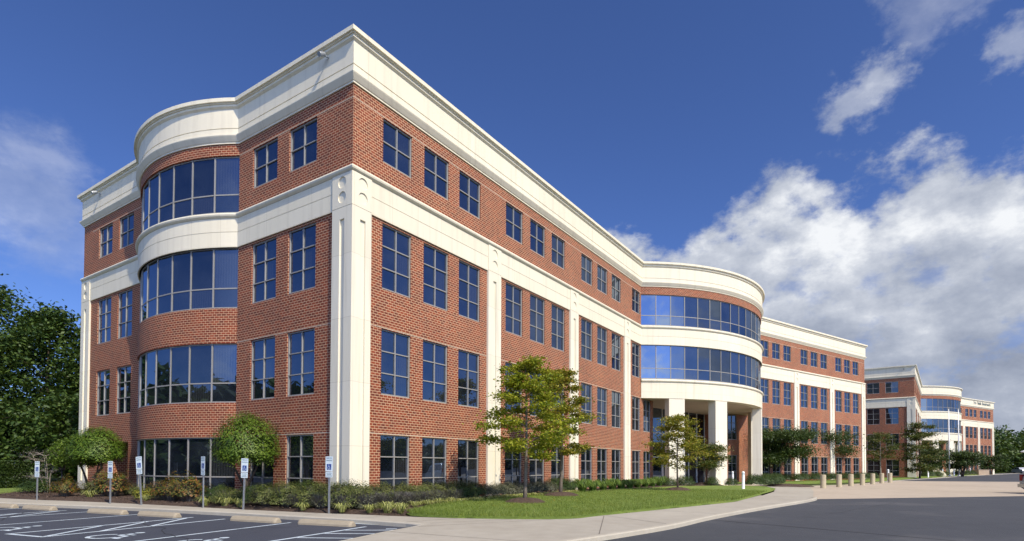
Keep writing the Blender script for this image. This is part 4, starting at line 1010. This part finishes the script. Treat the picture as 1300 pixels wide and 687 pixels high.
# bark chips on the beds
rs = np.random.RandomState(9); n = 9000; cx = []
P = np.array(bed_end); Q = np.roll(P, -1, 0); x = rs.uniform(-6, 12, n*3); y = rs.uniform(-4.4, 22, n*3); ins = np.zeros(n*3, bool)
for (x0, y0), (x1, y1) in zip(P, Q): ins ^= ((y0 > y) != (y1 > y)) & (x < (x1-x0)*(y-y0)/(y1-y0+1e-12)+x0)
x, y = x[ins], y[ins]
o = leaf_mesh('bark_chips', np.c_[x, y, np.full(len(x), .245)], .07, mat_leaf('bark_chip', [(.2, (.03, .018, .012)), (.55, (.09, .055, .035)), (.9, (.20, .14, .09))], 3., 0.), 10, None, 1.2, .4); o['kind'] = 'stuff'; tag(o, 'scattered brown bark chips over the planting bed', 'mulch')

# big woods behind the end wall
def big_tree(label, x, y, H, R, seed, n=15000, leaf=.34, m='wood', z0=None, group='tall trees beyond the hedge', name='broadleaf_tree'):
    rs = np.random.RandomState(seed); t = empty(name, (x, y, 0)); tag(t, label, 'tree', group); tk = MB()
    tk.tube([(0, 0, -.1), (.1, 0, H*.3), (0, .15, H*.6), (.1, 0, H*.88)], [.32, .25, .16, .05], 8); cl = []
    z0 = H*.12 if z0 is None else z0
    for i in range(85):
        k = (i+.5)/85; z = z0 + (H-z0)*k; rr = R*(.30 + .75*sin(pi*min(1, .15+.78*k)))*rs.uniform(.55, 1.05) * (1 if k < .85 else .7)
        az = i*2.39996 + rs.uniform(-.5, .5); E = Vector((cos(az)*rr, sin(az)*rr, min(z, H*.985))); P0 = Vector((0, 0, max(.5, z - rr*.45)))
        if i % 3 == 0: tk.tube([P0, P0.lerp(E, .5) + Vector((0, 0, .3)), E], [.07, .045, .015], 5, cap=False)
        cl.append(E); cl.append(P0.lerp(E, .62) + Vector((0, 0, .2)))
    tk.build('trunk', M['bark_dark'], t, smooth=True); per = n//len(cl); out = []
    for c in cl:
        s = R*.16*rs.uniform(.6, 1.2); out.append(np.array(c) + rs.normal(size=(int(per*rs.uniform(.6, 1.4)), 3))*np.array([s, s, s*.62]))
    leaf_mesh('crown', np.concatenate(out), leaf, L[m], seed, t, .5)
big_tree('tallest dark broadleaf tree above the clipped hedge', 1.8, 50.0, 17.2, 5.6, 201, 22000)
big_tree('dark pointed broadleaf tree between the tallest one and the brick building', 5.2, 45.5, 15.0, 4.6, 202, 20000)
big_tree('dark broadleaf tree just behind the far cream pilaster of the end wall', 8.4, 43.5, 13.6, 4.2, 203, 18000)
big_tree('dark broadleaf tree at the photo edge beyond the hedge', -4.0, 52.0, 16.0, 5.6, 204, 16000)
big_tree('low dense tree filling under the tallest one', -1.0, 42.5, 7.0, 4.4, 205, 14000)
big_tree('low dense tree between the hedge and the far cream pilaster', 4.2, 37.5, 6.6, 3.6, 206, 13000)
big_tree('tall tree seen in the gap between the two office blocks, over the roof', 92, 16, 22.5, 6, 207, 9000, .5, group='')
# far woods, one mass
def woods(label, spots, seed, leaf, per):
    rs = np.random.RandomState(seed); out = []; szs = []
    for (x, y, H, R) in spots:
        m = per; d = rs.normal(size=(m, 3)); d /= np.linalg.norm(d, axis=1)[:, None]; ph = rs.rand(3)*6
        k = (.55+.45*rs.rand(m)**.5)*(1 + .22*np.sin(d[:, 0]*6+ph[0])*np.sin(d[:, 1]*6+ph[1]) + .15*np.sin(d[:, 2]*9+ph[2]))
        out.append(d*k[:, None]*np.array([R, R, H*.52]) + np.array([x, y, H*.47])); szs.append(np.full(m, leaf*R/6))
    P = np.concatenate(out); S = np.concatenate(szs); ok = P[:, 2] > -.3
    o = leaf_mesh('woodland', P[ok], S[ok], L['wood'], seed, None, .45); o['kind'] = 'stuff'; tag(o, label, 'woods'); return o
rs = np.random.RandomState(300)
sp = []
for i in range(46): sp.append((205 + i*3.2 + rs.uniform(-4, 4), -24 - i*1.9 + rs.uniform(-9, 9), rs.uniform(11, 17), rs.uniform(5, 8)))
for i in range(26): sp.append((255 + rs.uniform(-25, 25), -60 - i*5 + rs.uniform(-4, 4), rs.uniform(14, 22), rs.uniform(6, 9)))
woods('dark green far woods closing the end of the road', sp, 301, 1.0, 900)
sp = []
for i in range(100):
    a = radians(100 + i*1.55); r = 62 + rs.uniform(-6, 6) + (i > 58)*min(75, (i-58)*4.5); sp.append((-10 + r*cos(a), 5 + r*sin(a), rs.uniform(11, 15.5) if i < 60 else rs.uniform(9, 13), rs.uniform(5, 8)))
    sp.append((-10 + (r-5)*cos(a+.01), 5 + (r-5)*sin(a+.01), rs.uniform(4.5, 6), rs.uniform(4, 5)))
for i in range(60): sp.append((0 + i*4.6 + rs.uniform(-3, 3), -118 - rs.uniform(0, 10), rs.uniform(8, 12), rs.uniform(6, 8))); sp.append((0 + i*4.6, -110 - rs.uniform(0, 6), rs.uniform(4, 6), 5.))
woods('dark trees across the lot, mirrored in the ground floor glass', sp, 302, 1.9, 420)

# ------------------------------------------------------------------ site furniture
def bollard_obj():
    mb = MB(); mb.lathe([(.0, -.02), (.215, -.02), (.215, .02), (.205, .03), (.205, .98), (.195, 1.02), (.17, 1.04), (0, 1.045)], 28); return mb.build('bollard', M['bollard'], None, True)
b0 = bollard_obj(); bs = [(36.91, -11.72), (40.42, -12.55), (43.9, -13.2), (47.6, -13.9), (51.75, -14.58), (56.1, -15.25), (60.3, -15.93)]
for i, (x, y) in enumerate(bs):
    o = b0 if i == 0 else b0.copy()
    if i: C.objects.link(o)
    o.location = (x, y, .01); tag(o, ORD[i] + ' tan concrete bollard of the straight row, counting from the kerb end', 'bollard', 'tan bollards in a row')
def light_bollard():
    t = empty('light_bollard'); mb = MB(); mb.lathe([(.10, 0), (.10, .02), (.085, .03), (.085, .92)], 18); mb.build('post', M['white_paint'], t, True)
    mb = MB(); mb.lathe([(.078, .92), (.078, 1.03)], 18); mb.build('lens', M['sign_white'], t, True)
    mb = MB(); mb.lathe([(.0785, 1.03), (.09, 1.03), (.09, 1.06), (.075, 1.11), (.04, 1.14), (0, 1.145)], 18); mb.build('cap', M['white_paint'], t, True); return t
lb0 = light_bollard()
lbl = ['on the lawn tip near the walk', 'at the foot of the lit entrance column', 'between the two dark crape myrtles', 'just behind the last tan bollard', 'before the tall gappy tree of the far block', 'beside the pale boulder', 'near the flagpoles, on the building side', 'past the flagpoles']
for i, (x, y, s) in enumerate([(25.25, -8.23, 1.08), (36.2, -5.1, 1.0), (70, -9.3, 1.05), (61.7, -15.75, 1.15), (95.5, -20.6, 1.1), (112.5, -23.3, 1.2), (117, -25.2, 1.1), (148, -30.1, 1.3)]):
    o = lb0 if i == 0 else copy_tree(lb0); o.location = (x, y, .12); o.scale = (s, s, s); tag(o, 'white bollard light ' + lbl[i], 'bollard light', 'white bollard lights')
def flagpole():
    t = empty('flagpole'); mb = MB(); mb.tube([(0, 0, 0), (0, 0, 6), (0, 0, 12.3)], [.115, .10, .06], 14); mb.lathe([(.30, 0), (.30, .06), (.17, .16), (.15, .3)], 18); mb.build('pole', M['white_paint'], t, True)
    mb = MB(); mb.lathe([(.0, 12.3), (.07, 12.34), (.11, 12.42), (.07, 12.5), (0, 12.54)], 14); mb.build('ball', M['alu'], t, True); return t
fp0 = flagpole(); fp0.location = (118, -24.6, .1); tag(fp0, 'bare white flagpole closer to the tall gappy tree', 'flagpole', 'flagpoles')
o = copy_tree(fp0); o.location = (120, -26.15, .1); tag(o, 'bare white flagpole on the side away from the tall gappy tree', 'flagpole', 'flagpoles')
# boulder
mb = MB(); import bmesh
bm = bmesh.new(); bmesh.ops.create_icosphere(bm, subdivisions=3, radius=1)
rs = np.random.RandomState(4)
for v in bm.verts: v.co *= 1 + .12*sin(v.co.x*4+1)*sin(v.co.z*3+2) + rs.uniform(-.03, .03); v.co = Vector((v.co.x*.55, v.co.y*.75, v.co.z*.62 + .45 + .15*v.co.y))
me = bpy.data.meshes.new('boulder'); bm.to_mesh(me); bm.free(); me.materials.append(M['stone']); o = link('boulder', me); o.location = (110.3, -22.9, .05); tag(o, 'pale yellow boulder lying on the far turf by a white bollard light', 'boulder')
# tan block enclosure
mb = MB(); mb.box((0, 0), (1, 0), (0, -1), -1.2, 1.2, -.9, .9, 0, 1.12); mb.box((0, 0), (1, 0), (0, -1), -1.25, 1.25, -.95, .95, 1.12, 1.2)
o = mb.build('block_enclosure', M['tan_wall']); o.location = (150, -32.1, .03); o.rotation_euler = (0, 0, -.95); tag(o, 'low tan block enclosure at the far end of the turf', 'enclosure')
# lantern by the woods
t = empty('garden_lantern', (-2.7, 18.0, .15)); mb = MB(); mb.tube([(0, 0, 0), (0, 0, 1.15)], .035, 10); mb.build('post', M['darkmetal'], t)
mb = MB(); mb.lathe([(.05, 1.15), (.13, 1.2), (.15, 1.45), (.17, 1.47), (.04, 1.6), (0, 1.62)], 8); mb.build('lantern', M['darkmetal'], t); tag(t, 'black post lantern between the bare shrub and the far cream pilaster', 'lamp')
# white lamp by the road
t = empty('street_lamp', (65.4, -27.75, 0)); mb = MB(); mb.tube([(0, 0, 0), (0, 0, 3.2)], [.07, .05], 10); mb.build('post', M['galv'], t)
mb = MB(); mb.lathe([(.06, 3.2), (.12, 3.25), (.5, 3.3), (.46, 3.36), (.2, 3.48), (0, 3.52)], 18); mb.build('lamp_shade', M['white_paint'], t, True); tag(t, 'white capped lamp on a thin post at the road edge behind the silver van', 'lamp')
# twin arm lot lamp, mirrored in the bow window
t = empty('lot_lamp', (-21.5, 4.5, 0)); mb = MB(); mb.tube([(0, 0, .6), (0, 0, 7.2)], [.09, .06], 10); mb.lathe([(.28, 0), (.28, .65), (0, .66)], 16); mb.build('post', M['darkmetal'], t)
for s in (-1, 1):
    mb = MB(); mb.tube([(0, 0, 7.0), (-.15*s, .8*s, 7.25), (-.25*s, 1.6*s, 7.6)], [.05, .05, .05], 8); a = mb.build('arm', M['darkmetal'], t)
    mb = MB(); mb.box((-.26*s, 1.6*s), (0, 1), (1, 0), -.1 if s > 0 else -.6, .6 if s > 0 else .1, -.16, .16, 7.55, 7.67); mb.build('lamp_head', M['darkmetal'], a)
tag(t, 'black twin arm lot lamp mirrored in the bow window', 'lamp')

# ------------------------------------------------------------------ vehicles
def car_paint(name, col):
    m, nt, b = new_mat(name); tc = nd(nt, 'ShaderNodeTexCoord'); f = noise(nt, 3, 2, tc.outputs['Object'])
    lk(nt, ramp(nt, f, [(.3, tuple(c*.93 for c in col)), (.7, col)]), b.inputs['Base Color']); b.inputs['Roughness'].default_value = .28; b.inputs['Metallic'].default_value = .35
    b.inputs['Coat Weight'].default_value = .6; return m
M['car_glass'] = simple('car_glass', (.015, .02, .025), .06, 0, .05)
M['rubber'] = simple('rubber', (.02, .02, .02), .8); M['chrome'] = simple('chrome', (.65, .66, .68), .2, .9, .03); M['tail'] = simple('tail_lens', (.22, .012, .012), .25); M['head'] = simple('lamp_lens', (.75, .76, .76), .2)
M['plate'] = simple('number_plate', (.7, .7, .72), .5)
def vehicle(name, paint, prof, glass_prof, Wd, wheels, wr, van=False):
    """prof: side outline (x,z) closed; extruded across with tumblehome and rounded by a bevel"""
    t = empty(name); bm = bmesh.new(); n = len(prof)
    rows = [(-1., .94), (-.97, 1.), (.97, 1.), (1., .94)]; vs = []
    zt = max(p[1] for p in prof); belt = zt*.56; cxm = sum(p[0] for p in prof)/n
    for f, sc in rows:
        r = []
        for x, z in prof:
            nar = 1 - .16*max(0, (z-belt)/(zt-belt))
            r.append(bm.verts.new((cxm + (x-cxm)*(.985 if sc < 1 else 1), f*Wd/2*nar, z*(1 if sc == 1 else .992) + (0 if sc == 1 else .004))))
        vs.append(r)
    for a, b in zip(vs, vs[1:]):
        for i in range(n): bm.faces.new((a[i], a[(i+1) % n], b[(i+1) % n], b[i]))
    bm.faces.new(vs[0]); bm.faces.new(vs[-1][::-1]); bmesh.ops.recalc_face_normals(bm, faces=bm.faces)
    me = bpy.data.meshes.new('body'); bm.to_mesh(me); bm.free(); me.materials.append(paint)
    bo = link('body', me, t)
    def side(z): return Wd/2*(1 - .16*max(0, (z-belt)/(zt-belt))) + .006
    for s in (-1, 1):
        for gp in glass_prof:
            mb = MB(); q = [(x, s*side(z), z) for x, z in gp]
            if s > 0: q.reverse()
            mb.quad(q); mb.build('side_window', M['car_glass'], t)
    mw_ = MB()
    for x in wheels:
        for s in (-1, 1):
            y = s*(Wd/2-.12); mb = MB()
            mb.tube([(x, y-.11, wr), (x, y-.09, wr), (x, y+.09, wr), (x, y+.11, wr)], [wr*.93, wr, wr, wr*.93], 24); w = mb.build('wheel', M['rubber'], t)
            mb = MB(); mb.tube([(x, y+s*.1, wr), (x, y+s*.118, wr)], [wr*.62, wr*.58], 18); mb.build('rim', M['chrome'], w)
    return t
vp = [(0, .42), (-.02, .75), (.03, 1.02), (.22, 1.62), (.42, 1.80), (1.2, 1.86), (2.7, 1.82), (3.1, 1.70), (3.9, 1.12), (4.75, .92), (4.95, .72), (4.97, .38), (4.7, .25), (.25, .27)]
van = vehicle('passenger_van', car_paint('silver_paint', (.36, .40, .42)), vp, [[(.32, 1.06), (1.5, 1.06), (1.5, 1.68), (.50, 1.66)], [(1.58, 1.06), (2.6, 1.06), (2.6, 1.68), (1.58, 1.68)], [(2.68, 1.06), (3.75, 1.08), (3.05, 1.62), (2.68, 1.66)]], 1.92, (.95, 3.95), .34, True)
mb = MB(); mb.quad([(.055, -.72, 1.10), (.055, .72, 1.10), (.215, .66, 1.60), (.215, -.66, 1.60)][::-1]); o = mb.build('rear_window', M['car_glass'], van); o.location = (-.012, 0, 0)
for s in (-1, 1):
    mb = MB(); mb.box((0, s*.83), (0, 1), (-1, 0), -.09, .09, -.1, .03, .82, 1.22); mb.build('tail_light', M['tail'], van)
mb = MB(); mb.box((0, 0), (0, 1), (-1, 0), -.94, .94, -.05, .14, .40, .62); mb.build('bumper', M['chrome'], van)
mb = MB(); mb.box((0, 0), (0, 1), (-1, 0), -.16, .16, .02, .035, .72, .86); mb.build('licence_plate', M['plate'], van)
van.location = (34.25, -23.6, .004); van.rotation_euler = (0, 0, radians(-58)); tag(van, 'silver van cut off by the photo edge, rear bumper showing', 'van')
cp = [(0, .35), (.02, .78), (.1, .95), (.75, 1.0), (1.35, 1.42), (2.6, 1.42), (3.3, .98), (4.3, .85), (4.45, .6), (4.42, .3), (4.2, .22), (.2, .22)]
cg = [[(.95, .98), (2.0, .98), (2.0, 1.36), (1.42, 1.36)], [(2.08, .98), (3.1, .98), (2.58, 1.36), (2.08, 1.36)]]
for i, (nm, col, lab, px) in enumerate([('white', (.7, .7, .7), 'white parked car at the far end of the road, beside the woods', (222, -47.5)), ('grey', (.12, .13, .15), 'grey parked car between the white one and the black one far down the road', (220.5, -51.6)), ('black', (.015, .015, .017), 'black parked car closest to the silver van, far down the road', (218, -56.5)), ('pale', (.45, .45, .42), 'pale boxy parked car behind the grey one far down the road', (236, -54))]):
    c = vehicle('parked_car', car_paint(nm + '_car_paint', col), cp, cg, 1.8, (.8, 3.55), .31); sc = 1.25
    for s in (-1, 1):
        mb = MB(); mb.box((4.40, s*.65), (0, 1), (1, 0), -.18, .18, 0, .05, .58, .74); mb.build('headlight', M['head'], c)
    c.location = (px[0], px[1], 0.); c.rotation_euler = (0, 0, radians(200 + 7*i)); c.scale = (sc, sc, sc); tag(c, lab, 'car', 'cars parked far down the road')

# ------------------------------------------------------------------ camera
cam = bpy.data.cameras.new('camera'); co = bpy.data.objects.new('camera', cam); C.objects.link(co); SC.camera = co
yaw, pit, roll = .5885295, .02202277, .00424082
F = Vector((cos(yaw), sin(yaw), 0)); R_ = Vector((sin(yaw), -cos(yaw), 0)); Uz = Vector((0, 0, 1))
F2 = F*cos(pit) + Uz*sin(pit); U2_ = Uz*cos(pit) - F*sin(pit); R3 = R_*cos(roll) + U2_*sin(roll); U3 = U2_*cos(roll) - R_*sin(roll)
mw = Matrix(((R3.x, U3.x, -F2.x, -14.07025), (R3.y, U3.y, -F2.y, -16.45968), (R3.z, U3.z, -F2.z, 1.65), (0, 0, 0, 1)))
co.matrix_world = mw
cam.sensor_width = 36; cam.lens = 730.10361/1300*36; cam.shift_y = (575.2594571-343.5)/1300; cam.clip_end = 5000; cam.clip_start = .1

# ------------------------------------------------------------------ light
SUN_AZ = (-.298, -.955); EL = radians(44)
sun = bpy.data.lights.new('sun', 'SUN'); so = bpy.data.objects.new('sun', sun); C.objects.link(so)
sun.energy = 5.0; sun.angle = radians(.55); sun.color = (1., .90, .75)
sd = Vector((SUN_AZ[0]*cos(EL), SUN_AZ[1]*cos(EL), sin(EL))); so.rotation_euler = sd.to_track_quat('Z', 'Y').to_euler()
W = bpy.data.worlds.new('World'); SC.world = W; W.use_nodes = True; nt = W.node_tree; bg = nt.nodes['Background']
sky = nd(nt, 'ShaderNodeTexSky'); sky.sky_type = 'NISHITA'; sky.sun_disc = False; sky.sun_elevation = EL; sky.sun_rotation = atan2(SUN_AZ[0], SUN_AZ[1]) % (2*pi)
sky.altitude = 600; sky.air_density = .85; sky.dust_density = .8; sky.ozone_density = 3.5
ST = .10; bg.inputs['Strength'].default_value = ST
tc = nd(nt, 'ShaderNodeTexCoord'); dv = tc.outputs['Generated']
def vdot(v, b):
    n = nd(nt, 'ShaderNodeVectorMath'); n.operation = 'DOT_PRODUCT'; lk(nt, v, n.inputs[0]); n.inputs[1].default_value = b; return n.outputs['Value']
mpz = nd(nt, 'ShaderNodeMapping'); mpz.inputs['Scale'].default_value = (1., 1., 1.55); lk(nt, dv, mpz.inputs[0]); dz = mpz.outputs[0]
n1 = noise(nt, 4.2, 9, dz, .58); n2 = noise(nt, 11., 8, dz, .6); n3 = noise(nt, 3.0, 7, dv, .62)
nn = mth(nt, 'ADD', mth(nt, 'MULTIPLY', n1, .65), mth(nt, 'MULTIPLY', n2, .35))
nc = mth(nt, 'SUBTRACT', nn, .5)
d1 = Vector((.858, .375, .364)).normalized(); d2 = Vector((.911, -.131, .388)).normalized(); Nn = d1.cross(d2).normalized()
if Nn.dot(Vector((.984, -.1, .151))) < 0: Nn = -Nn
edge = mth(nt, 'ADD', vdot(dv, tuple(Nn)), mth(nt, 'MULTIPLY', nc, .52))
bank = mth(nt, 'MULTIPLY', mapr(nt, edge, -.012, .040), mapr(nt, vdot(dv, (.955, .05, .2)), .72, .90))
bank = mth(nt, 'MULTIPLY', bank, mapr(nt, n2, .28, .46, .55, 1.))
n4 = noise(nt, 26., 6, dz, .62)
def blob(c, r0, r1, amp, s):
    a = mth(nt, 'ARCCOSINE', vdot(dv, tuple(Vector(c).normalized())))
    a = mth(nt, 'SUBTRACT', a, mth(nt, 'MULTIPLY', nc, amp)); a = mth(nt, 'SUBTRACT', a, mth(nt, 'MULTIPLY', mth(nt, 'SUBTRACT', n4, .5), .07)); return mapr(nt, a, r0, r1, 0., s)
cl = bank
for b in [((.868, .018, .502), .036, .002, .20, .66), ((.872, .046, .486), .034, .004, .17, .6), ((.840, -.03, .556), .045, .01, .24, .24), ((.828, -.060, .560), .045, .01, .24, .24), ((.868, -.118, .492), .028, .004, .12, .5), ((.262, .890, .375), .075, .01, .28, .26), ((.262, .905, .325), .10, .02, .35, .32), ((.30, .905, .30), .08, .02, .3, .2)]:
    cl = mth(nt, 'MAXIMUM', cl, blob(*b))
back = mth(nt, 'MULTIPLY', mapr(nt, mth(nt, 'ADD', mth(nt, 'MULTIPLY', n3, .6), mth(nt, 'MULTIPLY', n2, .4)), .50, .62), mapr(nt, vdot(dv, (.83, .555, .0)), .30, .05))
back = mth(nt, 'MULTIPLY', back, .85)
wisp = mth(nt, 'MULTIPLY', mapr(nt, noise(nt, 9., 7, dv, .62), .45, .60), mapr(nt, vdot(dv, tuple(Vector((-.75, -.58, .2)).normalized())), .70, .90))
back = mth(nt, 'MAXIMUM', mth(nt, 'MULTIPLY', back, mapr(nt, vdot(dv, tuple(Vector((-.75, -.58, .2)).normalized())), .75, .6)), mth(nt, 'MULTIPLY', wisp, .75))
back = mth(nt, 'MULTIPLY', back, mapr(nt, vdot(dv, tuple(Vector((-.55, .80, .25)).normalized())), .80, .45))
cl = mth(nt, 'MAXIMUM', cl, back)
cl = mth(nt, 'MAXIMUM', cl, blob((-.90, .12, .20), .13, .03, .55, .55))
sep = nd(nt, 'ShaderNodeSeparateXYZ'); lk(nt, dv, sep.inputs[0])
cl = mth(nt, 'MULTIPLY', cl, mapr(nt, sep.outputs[2], -.01, .02))
# cloud tone: bright sunlit tops, grey bellies
sh = mth(nt, 'ADD', mth(nt, 'MULTIPLY', noise(nt, 7.2, 9, dz, .60), .75), mth(nt, 'MULTIPLY', n2, .25))
deep = mapr(nt, edge, .03, .25, -.05, .045)
tone = mth(nt, 'ADD', mth(nt, 'SUBTRACT', sh, deep), mth(nt, 'MULTIPLY', mapr(nt, vdot(dv, (-.75, -.58, .2)), .4, .9), .2))
cc = ramp(nt, tone, [(.28, (.22, .255, .34)), (.38, (.295, .335, .43)), (.47, (.39, .43, .52)), (.56, (.54, .575, .65)), (.65, (.82, .84, .87))])
sc10 = nd(nt, 'ShaderNodeVectorMath'); sc10.operation = 'SCALE'; lk(nt, cc, sc10.inputs[0]); sc10.inputs['Scale'].default_value = 1./ST
skc = mixc(nt, 1., sky.outputs[0], (.74, .89, 1.31), 'MULTIPLY')
gf = mth(nt, 'ADD', 1., mth(nt, 'MULTIPLY', mapr(nt, vdot(dv, tuple(Vector((-.75, -.58, .25)).normalized())), .70, .97), 2.2))
glow = nd(nt, 'ShaderNodeVectorMath'); glow.operation = 'SCALE'; lk(nt, skc, glow.inputs[0])
lk(nt, gf, glow.inputs['Scale'])
lk(nt, mth(nt, 'MULTIPLY', gf, 1./ST), sc10.inputs['Scale'])
skc = glow.outputs[0]
lk(nt, mixc(nt, cl, skc, sc10.outputs[0]), bg.inputs['Color'])
vs = SC.view_settings; vs.view_transform = 'Standard'; vs.look = 'None'; vs.exposure = .16; vs.gamma = 1.; vs.use_curve_mapping = False
SC.cycles.max_bounces = 6; SC.cycles.use_denoising = True; SC.cycles.denoiser = 'OPENIMAGEDENOISE'; SC.cycles.denoising_input_passes = 'RGB_ALBEDO_NORMAL'; SC.cycles.denoising_prefilter = 'NONE'
